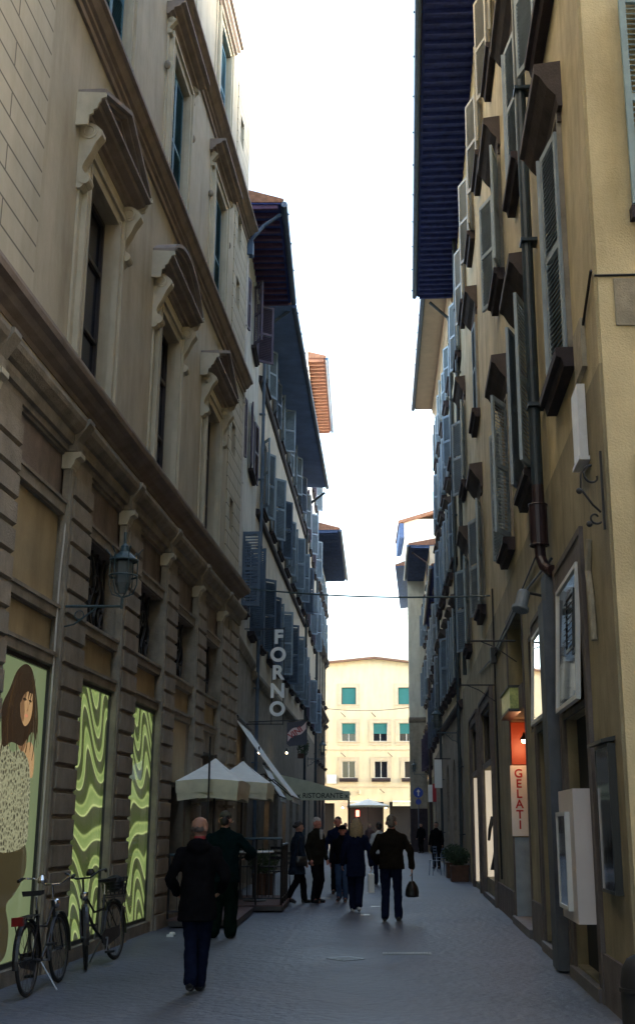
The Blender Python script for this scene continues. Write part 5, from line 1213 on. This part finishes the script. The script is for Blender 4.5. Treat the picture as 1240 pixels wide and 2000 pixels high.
# ================================================================== bicycles
M['rim_dark'] = mat('dull_dark_rim', (.06, .06, .065), .4, metal=.6)
def bicycle(x, y, heading, lean, label, steer=0, basket=False, rear_lamp=True, stand=True, bar='chrome'):
    t = thing('bicycle', label, 'bicycle', (x, y, 0), 0, 'parked bicycles'); t.rotation_mode = 'ZYX' if False else 'XYZ'; t.rotation_euler = (lean, 0, heading)
    Rw = .345; fx, rx = .54, -.54
    def wheel(cx_, name):
        w_ = MB(); w_.torus((0, 0, 0), Rw-.02, .019, 'y', 36, 8); o = put(name, w_.mesh('wheel', 'rubber', True), t, (cx_, 0, Rw))
        r_ = MB(); r_.torus((0, 0, 0), Rw-.045, .010, 'y', 36, 6); r_.build('rim', 'rim_dark', o)
        s_ = MB()
        for k in range(18): a = 2*math.pi*k/18; s_.tube([(0, .02*(-1)**k, 0), ((Rw-.05)*math.cos(a), 0, (Rw-.05)*math.sin(a))], .0018, 4)
        s_.tube([(0, -.045, 0), (0, .045, 0)], .02, 8); s_.build('spokes', 'rim_dark', o)
        g_ = MB(); n = 16; pts = [((Rw+.025)*math.cos(R(-10+k*200/n)), (Rw+.025)*math.sin(R(-10+k*200/n))) for k in range(n+1)]
        for (xa, za), (xb, zb) in zip(pts, pts[1:]): g_.add([(xa, -.03, za), (xa, .03, za), (xb, .03, zb), (xb, -.03, zb), (xa*1.02, 0, za*1.02), (xb*1.02, 0, zb*1.02)], [(0, 4, 5, 3), (4, 1, 2, 5)])
        o2 = g_.build('mudguard', 'black_paint', t, (cx_, 0, Rw)); return o
    wheel(fx, 'front_wheel'); wheel(rx, 'rear_wheel')
    f = MB(); bb = (-.10, 0, .29); st = (-.24, 0, .78); hd = (.33, 0, .84); hb = (.37, 0, .66)
    f.tube([bb, st], .016, 8); f.tube([bb, (.12, 0, .42), hb], .018, 8); f.tube([(-.2, 0, .62), (.1, 0, .60), (.345, 0, .78)], .013, 8); f.tube([hd, hb], .02, 8)
    for s_ in (-.05, .05): f.tube([(bb[0], s_*.4, bb[2]), (rx, s_, Rw)], .010, 6); f.tube([(st[0]+.02, s_*.4, .72), (rx, s_, Rw)], .009, 6)
    f.build('frame', 'black_paint', t)
    fk = MB()
    for s_ in (-.045, .045): fk.tube([(hb[0]+.01, s_, hb[2]), (.45, s_, .52), (fx, s_, Rw)], .011, 6)
    fko = fk.build('fork', 'black_paint', t)
    h = MB(); h.tube([hd, (.30, 0, 1.0)], .013, 8)
    for s_ in (-1, 1): h.tube([(.30, 0, 1.0), (.33, s_*.08, 1.0), (.30, s_*.19, 1.07), (.18, s_*.27, 1.08), (.06, s_*.28, 1.06)], .011, 8)
    hbo = h.build('handlebar', bar, t)
    for s_ in (-1, 1): MB().tube([(.16, s_*.272, 1.078), (.05, s_*.281, 1.058)], .017, 8).build('grip', 'rubber', hbo)
    MB().lathe([(.05, 0), (.055, .03), (.03, .08)], (0, 0, 0), 12).build('bell', bar, hbo, (.26, .09, 1.02))
    sd_ = MB(); sd_.tube([(st[0], 0, .78), (-.26, 0, .90)], .012, 8); so = sd_.build('seat_post', 'chrome', t)
    s2 = MB(); s2.add([(-.40, -.09, .92), (-.40, .09, .92), (-.24, .075, .93), (-.10, .02, .93), (-.10, -.02, .93), (-.24, -.075, .93), (-.41, -.10, .97), (-.41, .10, .97), (-.24, .08, .965), (-.09, .02, .96), (-.09, -.02, .96), (-.24, -.08, .965)],
        [(0,1,2,5),(5,2,3,4),(6,11,8,7),(11,10,9,8),(0,6,7,1),(1,7,8,2),(2,8,9,3),(3,9,10,4),(4,10,11,5),(5,11,6,0)]); s2.build('saddle', 'rubber', t)
    rk = MB()
    for s_ in (-.05, 0, .05): rk.tube([(-.30, s_, .74), (-.80, s_, .735)], .007, 6)
    for s_ in (-.06, .06): rk.tube([(-.76, s_, .735), (rx-.02, s_, Rw)], .006, 5)
    rk.build('luggage_rack', 'black_paint', t)
    if rear_lamp: MB().box(-.86, -.81, -.055, .055, .67, .75).build('rear_lamp', 'red', t)
    cg = MB(); cg.prismy([(-.60, .30), (-.58, .40), (-.1, .385), (.02, .33), (0, .24), (-.12, .19), (-.55, .27)], .045, .06); cg.build('chain_guard', 'black_paint', t)
    cr = MB(); cr.tube([(-.10, -.09, .29), (-.10, .09, .29)], .012, 6); cr.tube([(-.10, .085, .29), (-.02, .09, .14)], .010, 6); cr.tube([(-.10, -.085, .29), (-.18, -.09, .44)], .010, 6); co = cr.build('crank', 'steel_wet', t)
    MB().box(-.06, .03, .09, .18, .125, .15).build('pedal', 'rubber', co); MB().box(-.23, -.14, -.18, -.09, .43, .455).build('pedal', 'rubber', co)
    MB().sphere((.44, 0, .80), (.05, .045, .05), 12, 8).build('headlamp', 'chrome', t)
    if steer:
        for o_ in list(t.children):
            if o_.name.split('.')[0] in ('front_wheel', 'fork', 'handlebar', 'headlamp') or (o_.name.startswith('mudguard') and o_.location.x > 0):
                o_.matrix_local = Matrix.Translation((.42, 0, 0)) @ Matrix.Rotation(R(steer), 4, 'Z') @ Matrix.Translation((-.42, 0, 0)) @ Matrix.Translation(o_.location)
    if stand: MB().tube([(-.18, -.03, .28), (-.22, -.2, .012)], .009, 6).build('kickstand', 'steel_wet', t)
    if basket:
        b_ = MB()
        for k in range(6): b_.torus((0, 0, .04*k), .13+.008*k, .006, 'z', 18, 5)
        for k in range(16): a = 2*math.pi*k/16; b_.tube([(.13*math.cos(a), .13*math.sin(a), 0), (.17*math.cos(a), .17*math.sin(a), .21)], .005, 5)
        b_.build('basket', 'iron', t, (-.60, 0, .76)); MB().sphere((0, 0, 0), (.13, .12, .10), 12, 8).build('saddlebag', 'rubber', t, (-.60, 0, .90), smooth=True)
    return t
bicycle(-3.12, 12.42, R(88), R(-4) , 'old black bicycle with bright chrome handlebars and a red rear lamp against the poster window')
bicycle(-3.02, 14.55, R(-99), R(5), 'black bicycle with a laden rear basket facing the viewer at the green wave window', basket=True, rear_lamp=False, steer=24, bar='black_paint')
# ================================================================== people
def skinmat(name, col): return mat(name, col, .55, var=.12, vscale=30, spec=.3)
M['skin'] = skinmat('skin', (.42, .22, .16)); M['skin_pale'] = skinmat('skin_pale', (.30, .165, .12)); M['stubble'] = mat('grey_stubble_scalp', (.12, .09, .08), .7, var=.4, vscale=60); M['skin_ruddy'] = skinmat('skin_ruddy', (.45, .17, .12))
def cloth(name, col): M[name] = mat(name, tuple(c*.85 for c in col) if max(col) < .1 else col, 1.0, var=.3, vscale=14, bump=.25, bscale=90, spec=.02)
cloth('c_black', (.009, .009, .011)); cloth('c_navy', (.010, .014, .036)); cloth('c_denim', (.045, .075, .14)); cloth('c_green', (.006, .016, .017)); cloth('c_green2', (.006, .015, .011))
cloth('c_brown', (.016, .013, .010)); cloth('c_grey', (.035, .035, .042)); cloth('c_olive', (.020, .018, .013)); cloth('c_white', (.5, .5, .5)); cloth('c_cap', (.10, .10, .08)); cloth('c_bluegrey', (.02, .028, .045))
M['h_grey'] = mat('grey_hair', (.11, .095, .08), .7, var=.5, vscale=40); M['h_white'] = mat('white_hair', (.50, .46, .42), .7, var=.4, vscale=40); M['h_blond'] = mat('blond_hair', (.33, .24, .13), .6, var=.5, vscale=40)
M['h_dark'] = mat('dark_hair', (.02, .013, .010), .6, var=.5, vscale=40); M['leather'] = mat('black_leather', (.012, .011, .011), .4); M['shoe_w'] = mat('white_shoe', (.6, .6, .6), .6); M['eye'] = mat('eye_dark', (.02, .015, .012), .2)

def remesh(mb, vox, name, material, parent, disp=0.0, dsize=.12, smooth=3, loc=(0, 0, 0)):
    me = mb.mesh('tmp'); o = bpy.data.objects.new('tmp', me); COL.objects.link(o)
    r_ = o.modifiers.new('r', 'REMESH'); r_.mode = 'VOXEL'; r_.voxel_size = vox
    s_ = o.modifiers.new('s', 'SMOOTH'); s_.iterations = smooth; s_.factor = .5
    if disp:
        tx = bpy.data.textures.new('folds', 'CLOUDS'); tx.noise_scale = dsize; d_ = o.modifiers.new('d', 'DISPLACE'); d_.texture = tx; d_.strength = disp; d_.mid_level = .5
    dg = bpy.context.evaluated_depsgraph_get(); dg.update(); m2 = bpy.data.meshes.new_from_object(o.evaluated_get(dg)); bpy.data.objects.remove(o); m2.name = name
    m2.materials.clear(); m2.materials.append(M[material])
    for p in m2.polygons: p.use_smooth = True
    return put(name, m2, parent, loc)
def loft(mb, rings, n=16):
    vs = []; fs = []
    for (cx_, cy_, cz_, rx, ry) in rings:
        for k in range(n): a = 2*math.pi*k/n; vs.append((cx_+rx*math.cos(a), cy_+ry*math.sin(a), cz_))
    for i in range(len(rings)-1):
        for k in range(n): fs.append((i*n+k, i*n+(k+1) % n, (i+1)*n+(k+1) % n, (i+1)*n+k))
    fs += [tuple(range(n-1, -1, -1)), tuple((len(rings)-1)*n+k for k in range(n))]
    mb.add(vs, fs)
def lerp(a, b_, t): return tuple(a[i]+(b_[i]-a[i])*t for i in range(3))
def limb(mb, pts, rs, n=10):
    """tapered limb through joints, with rounded joints"""
    P = []; Q = []
    for i in range(len(pts)-1):
        for k in range(4): P.append(lerp(pts[i], pts[i+1], k/4)); Q.append(rs[i]+(rs[i+1]-rs[i])*k/4)
    P.append(pts[-1]); Q.append(rs[-1]); mb.tube(P, Q, n)
    for p, r_ in zip(pts, rs): mb.sphere(p, r_*.99, n, 6)
def hand(mb, wr, el, side, curl=.5):
    d = (Vector(wr)-Vector(el)).normalized(); fw = Vector((0, 1, 0)); fw = (fw-d*fw.dot(d)).normalized(); lat = d.cross(fw).normalized()
    w0 = Vector(wr); pc = w0+d*.045
    for k in range(-1, 2): mb.tube([w0+fw*.006*k, w0+d*.05+fw*.020*k, w0+d*.088+fw*.024*k], [.016, .015, .013], 7)
    inn = lat*(-side if lat.x*side > 0 else side) ; inn = Vector((-side, 0, 0)); inn = (inn-d*inn.dot(d)).normalized()
    for k, ln in zip((-1.5, -.5, .5, 1.5), (.060, .076, .080, .070)):
        b0 = w0+d*.085+fw*.0175*k; j1 = b0+(d*(1-curl*.35)+inn*curl*.5).normalized()*ln*.5; j2 = j1+(d*(1-curl)+inn*curl*1.3).normalized()*ln*.5
        mb.tube([b0-d*.012, b0, j1, j2], [.0098, .0098, .0092, .0075], 6)
    tb = w0+d*.028+fw*.022; mb.tube([tb-fw*.01, tb+fw*.020+d*.020+inn*.008, tb+fw*.026+d*.052+inn*.018], [.012, .0105, .0085], 6)
def person(label, x, y, head_to, H, top='c_black', legs='c_navy', shoes='leather', skin='skin', hair=None, hair_kind='short', hem=.80, stride=.0, front='R', arms=None, turn=0.0, width=1.0, legsep=.09, hood=False, cap=None, vox=.012, coat_flare=0.0, collar=None, lean=(0, 0), nod=0.0, z=0, legw=1.0, shirt=None):
    """head_to: heading in degrees (0 = walking away along +Y); turn: head yaw"""
    t = thing('person', label, 'person', (x, y, z), R(head_to)); k = H/1.75; t.scale = (k, k, k)
    lx, ly = lean
    sp = {'L': -1, 'R': 1}; fr = sp[front]
    hips = {s: (s*.088, ly*.0, .90) for s in (-1, 1)}; ank = {}; kn = {}; toe = {}
    for s in (-1, 1):
        f = stride if s == fr else -stride
        lift = .0 if f >= 0 else min(.09, -f*.28)
        ank[s] = (s*legsep, f, .085+lift); kn[s] = (s*(legsep+.088)/2, f*.5+.045+(.04 if f < 0 else .03), .49+(.0 if f >= 0 else .005)); toe[s] = (s*(legsep+.02), f+.15, .03+(0 if f >= 0 else 0))
    sh = {s: (s*.172*width+lx, -.005+ly, 1.395) for s in (-1, 1)}
    A_ = {-1: ((-.245*width+lx, -.03+ly, 1.14), (-.262*width+lx, .06+ly, .90)), 1: ((.245*width+lx, -.03+ly, 1.14), (.262*width+lx, .06+ly, .90))}
    if arms:
        for s, v in arms.items(): A_[s] = v
    # body: one continuous surface
    b_ = MB(); loft(b_, [(0, 0, .86, .13, .09), (0, 0, .95, .15, .10), (lx*.3, ly*.3, 1.08, .125, .085), (lx*.7, ly*.7, 1.25, .14, .09), (lx, ly, 1.36, .145, .08), (lx, ly, 1.42, .09, .06), (lx, ly, 1.48, .06, .058)])
    hx, hy, hz = lx*1.15, ly*1.15+.012, 1.615
    loft(b_, [(lx, ly, 1.42, .062, .062), (lx*1.05, ly*1.05, 1.50, .056, .058), (hx, hy, 1.56, .054, .06)])
    hd = MB(); hd.sphere((0, -.012, .028), (.086, .100, .098), 18, 12); hd.sphere((0, .022, -.035), (.060, .070, .075), 14, 10); hd.sphere((0, .055, -.078), (.030, .028, .025), 10, 6)
    hd.tube([(0, .088, .018), (0, .104, -.012), (0, .112, -.028)], [.009, .012, .015], 8); hd.sphere((0, .082, -.052), (.024, .016, .010), 8, 5); hd.tube([(-.04, .075, .036), (0, .084, .038), (.04, .075, .036)], .011, 6)
    for s in (-1, 1): hd.sphere((s*.088, -.014, -.004), (.015, .022, .034), 10, 8)
    hm = Matrix.Translation((hx, hy, hz)) @ Matrix.Rotation(R(turn), 4, 'Z') @ Matrix.Rotation(R(-nod), 4, 'X')
    b_.merge(hd, hm)
    for s in (-1, 1):
        limb(b_, [hips[s], kn[s], ank[s]], [.078, .052, .038]); limb(b_, [ank[s], toe[s]], [.036, .026])
        limb(b_, [sh[s], A_[s][0], A_[s][1]], [.036, .034, .026]); hand(b_, A_[s][1], A_[s][0], s)
    remesh(b_, vox*.75, 'body', skin, t, smooth=2)
    for s in (-1, 1):
        e_ = MB(); e_.sphere((s*.030, .074, .012), .0095, 8, 6); m2 = MB(); m2.merge(e_, hm); m2.build('eye', 'eye', t, smooth=True)
    # trousers
    tr = MB(); loft(tr, [(0, 0, .84, .155, .115), (0, 0, .92, .165, .12), (0, 0, 1.02, .15, .105)])
    for s in (-1, 1): limb(tr, [(hips[s][0], hips[s][1], .87), kn[s], (ank[s][0], ank[s][1]-.01, ank[s][2]+.0)], [.094*legw, .075*legw, .068*legw], 12)
    remesh(tr, vox, 'trousers', legs, t, disp=.035, dsize=.12)
    # shoes
    for s in (-1, 1):
        f = ank[s]; so = MB(); back = f[1]-.06; zz = f[2]-.05
        so.sphere((f[0], f[1]-.02, f[2]-.02), (.046, .055, .055), 12, 8); so.tube([(f[0], back, zz+.01), (f[0]+s*.005, f[1]+.08, max(.035, zz*.6+.02)), (toe[s][0], toe[s][1]+.02, .036)], [.042, .046, .034], 12)
        vs = so.v; so.v = [(q[0], q[1], max(q[2], .004)) for q in vs]
        remesh(so, .008, 'shoe', shoes, t, smooth=1)
    # jacket / coat
    j = MB(); w1 = width
    if hem < 1.0:
        rings = [(0, 0, hem, (.185+coat_flare)*w1, .145+coat_flare), (0, 0, (hem+1.02)/2, (.178+coat_flare*.5)*w1, .138+coat_flare*.4)]
    else: rings = []
    rings += [(lx*.25, ly*.25, 1.03, .172*w1, .13), (lx*.5, ly*.5, 1.15, .172*w1, .13), (lx*.8, ly*.8, 1.28, .188*w1, .135), (lx, ly, 1.36, .200*w1, .128), (lx, ly, 1.415, .178*w1, .112), (lx, ly, 1.455, .128*w1, .095), (lx, ly, 1.495, .082, .080)]
    loft(j, rings, 20)
    for s in (-1, 1): limb(j, [(sh[s][0]*.97, sh[s][1], 1.372), A_[s][0], lerp(A_[s][0], A_[s][1], .97)], [.070, .064, .052], 12)
    loft(j, [(lx, ly, 1.45, .078, .078), (lx*1.05, ly*1.05-.004, 1.525, .074, .078)], 16)
    if hood: j.sphere((lx, ly-.095, 1.44), (.13, .075, .085), 14, 10)
    remesh(j, vox, 'jacket', top, t, disp=.045, dsize=.14)
    if collar: c2 = MB(); loft(c2, [(lx*1.05, ly*1.05, 1.50, .068, .070), (lx*1.08, ly*1.08, 1.545, .062, .066)]); c2.build('collar', collar, t, smooth=True)
    if shirt: c2 = MB(); c2.prismy([(-.035, 1.30), (.035, 1.30), (.05, 1.50), (-.05, 1.50)], .118+ly, .142+ly); c2.build('shirt', shirt, t)
    # hair
    if hair:
        h_ = MB()
        if hair_kind == 'short':
            h_.sphere((0, -.022, .047), (.084, .098, .100), 16, 10); h_.sphere((0, -.055, -.005), (.074, .062, .075), 12, 8)
        elif hair_kind == 'fringe':   # thin hair at the sides
            h_.sphere((0, -.032, -.002), (.083, .082, .050), 14, 10)
        elif hair_kind == 'long':
            h_.sphere((0, -.022, .045), (.092, .108, .105), 16, 10)
            for q in range(9):
                a = math.pi + math.pi*q/8; r0 = .082; h_.tube([(r0*math.cos(a), -.02+r0*.9*math.sin(a), .05), (.10*math.cos(a), -.03+.095*math.sin(a), -.07), (.115*math.cos(a)+.008*(q % 3), -.035+.10*math.sin(a), -.20-.02*(q % 2))], [.035, .036, .018], 8)
        elif hair_kind == 'bun': h_.sphere((0, -.02, .045), (.086, .102, .100), 16, 10); h_.sphere((0, -.12, .03), .045, 10, 8)
        m2 = MB(); m2.merge(h_, hm); 
        o = remesh(m2, .010, 'hair', hair, t, disp=.022, dsize=.03, smooth=1)
    if cap:
        c2 = MB(); c2.sphere((0, -.012, .062), (.090, .108, .085), 16, 10); c2.v = [(q[0], q[1], max(q[2], .035)) for q in c2.v]; c2.add([(-.06, .07, .045), (.06, .07, .045), (.045, .15, .035), (-.045, .15, .035), (-.06, .07, .052), (.06, .07, .052), (.045, .15, .042), (-.045, .15, .042)], [(0,1,2,3),(4,7,6,5),(0,4,5,1),(1,5,6,2),(2,6,7,3),(3,7,4,0)])
        m2 = MB(); m2.merge(c2, hm); m2.build('cap', cap, t, smooth=True)
    return t, k

person('bald man in a dark hooded coat and navy trousers walking away, head turned right', -1.57, 12.2, 0, 1.69, 'c_black', 'c_navy', 'leather', 'skin_pale', hair='stubble', hair_kind='fringe', hem=.70, stride=.13, front='R', legsep=.03, turn=-28, nod=8, width=1.02, hood=True, vox=.011, collar='vred', coat_flare=.02,
       arms={-1: ((-.295, -.03, 1.12), (-.24, .14, .98)), 1: ((.29, -.02, 1.13), (.22, .16, 1.0))})
person('man in a dark green coat, green trousers and patterned cap with his elbow raised', -1.93, 17.9, -8, 1.80, 'c_green', 'c_green2', 'leather', 'skin', hair='h_dark', cap='c_cap', hem=.76, stride=.0, legsep=.12, width=1.3, legw=1.35, nod=12,
       arms={1: ((.42, .02, 1.16), (.30, .22, 1.10)), -1: ((-.27, -.02, 1.12), (-.2, .2, 1.0))})
t1, k1 = person('dark-haired woman in a grey knee-length coat with legs apart beside the railing', -1.20, 25.5, -62, 1.68, 'c_bluegrey', 'c_black', 'leather', 'skin', hair='h_dark', hair_kind='bun', hem=.62, stride=.24, front='L', coat_flare=.05, lean=(0, .03), width=.95)
person('white-haired man in a dark olive jacket over a white shirt, looking down to the right', -.80, 25.75, -125, 1.76, 'c_olive', 'c_black', 'leather', 'skin_ruddy', hair='h_white', hem=.78, stride=.02, legsep=.10, turn=12, nod=14, shirt='c_white', width=1.1)
person('short person in a dark cap and jacket with faded blue jeans, coming towards the viewer', -.24, 26.1, 172, 1.60, 'c_black', 'c_denim', 'leather', 'skin_ruddy', hair='h_dark', cap='c_black', hem=.86, stride=.10, front='L', width=1.05)
person('tall man in navy behind the person in jeans, only his face and shoulders clear', -.38, 29.2, 180, 1.80, 'c_navy', 'c_black', 'leather', 'skin_ruddy', hair='h_dark', hem=.8, width=1.1)
tb, kb = person('blond woman in a long dark navy coat and white sneakers walking away', .05, 23.1, 4, 1.72, 'c_navy', 'c_navy', 'shoe_w', 'skin_pale', hair='h_blond', hair_kind='long', hem=.66, stride=.20, front='L', legsep=.04, coat_flare=.01, turn=12, legw=1.1,
       arms={1: ((.27, -.02, 1.13), (.30, .03, .88))})
tm, km = person('grey-haired man in a dark brown jacket carrying a black bag, walking away', .66, 20.85, -3, 1.77, 'c_brown', 'c_navy', 'leather', 'skin', hair='h_grey', hem=.86, stride=.03, front='R', legsep=.115, width=1.22,
       arms={1: ((.33, -.02, 1.13), (.345, .02, .88)), -1: ((-.33, -.03, 1.12), (-.25, .12, .97))})
person('person in a white jacket mostly hidden behind the man with the black bag', .72, 33.5, 10, 1.68, 'c_white', 'c_navy', 'leather', 'skin', hair='h_dark', hem=.85, vox=.016)
person('figure in black standing in a doorway on the right beyond the planters', 3.18, 45.8, 160, 1.72, 'c_black', 'c_black', 'leather', 'skin_pale', hair='h_dark', hem=.6, coat_flare=.05, vox=.016)
person('distant figure in black near the road sign on the right', 4.0, 70.5, 150, 1.72, 'c_black', 'c_black', 'leather', 'skin_pale', hair='h_dark', hem=.7, vox=.018)
person('distant walker in dark clothes just left of the parasol on the square', -.9, 62, 5, 1.72, 'c_navy', 'c_black', 'leather', 'skin', hair='h_dark', hem=.8, stride=.15, vox=.018)
person('distant walker in reddish brown coat under the cream parasol', .9, 66, 175, 1.66, 'wood_red', 'c_black', 'leather', 'skin', hair='h_blond', hem=.65, stride=.1, vox=.018)
person('distant walker in a grey coat near the far left corner house', -.35, 52, 185, 1.70, 'c_grey', 'c_black', 'leather', 'skin', hair='h_grey', hem=.7, stride=.1, vox=.018)

# ---- things carried
def held(name, label, cat, tp_, k, p):
    v = Matrix.Translation(tp_.location) @ Matrix.Rotation(tp_.rotation_euler.z, 4, 'Z') @ (Vector(p)*k); return thing(name, label, cat, tuple(v), tp_.rotation_euler.z)
t = held('travel_bag', 'soft black holdall with a rounded handle in the right hand of the brown-jacketed man', 'bag', tm, km, (.350, .03, .40))
m = MB(); loft(m, [(0, 0, 0, .105, .16), (0, 0, .03, .12, .18), (0, 0, .14, .11, .17), (0, 0, .24, .06, .13), (0, 0, .27, .03, .11)], 16); remesh(m, .012, 'bag_body', 'leather', t, disp=.02, dsize=.07)
MB().tube([(0, -.09, .24), (0, -.07, .34), (0, 0, .395), (0, .07, .34), (0, .09, .24)], .011, 8).build('handle', 'leather', t)
t = held('paper_bag', 'flat white paper carrier bag hanging from the hand of the blond woman', 'bag', tb, kb, (.30, .04, .36))
m = MB(); m.box(-.05, .05, -.12, .12, 0, .34); m.build('bag_body', 'white_sign', t); MB().tube([(0, -.05, .34), (0, -.03, .42), (0, .03, .42), (0, .05, .34)], .004, 5).build('handle', 'white_sign', t)
t = held('handbag', 'dark handbag at the hip of the woman in the grey coat', 'bag', t1, k1, (.28, -.02, .80)); m = MB(); loft(m, [(0, 0, 0, .05, .13), (0, 0, .1, .055, .14), (0, 0, .2, .03, .12)], 14); m.build('bag_body', 'leather', t, smooth=True)
MB().tube([(0, -.1, .18), (-.05, -.05, .45), (-.09, 0, .62), (-.05, .05, .45), (0, .1, .18)], .008, 6).build('strap', 'leather', t)
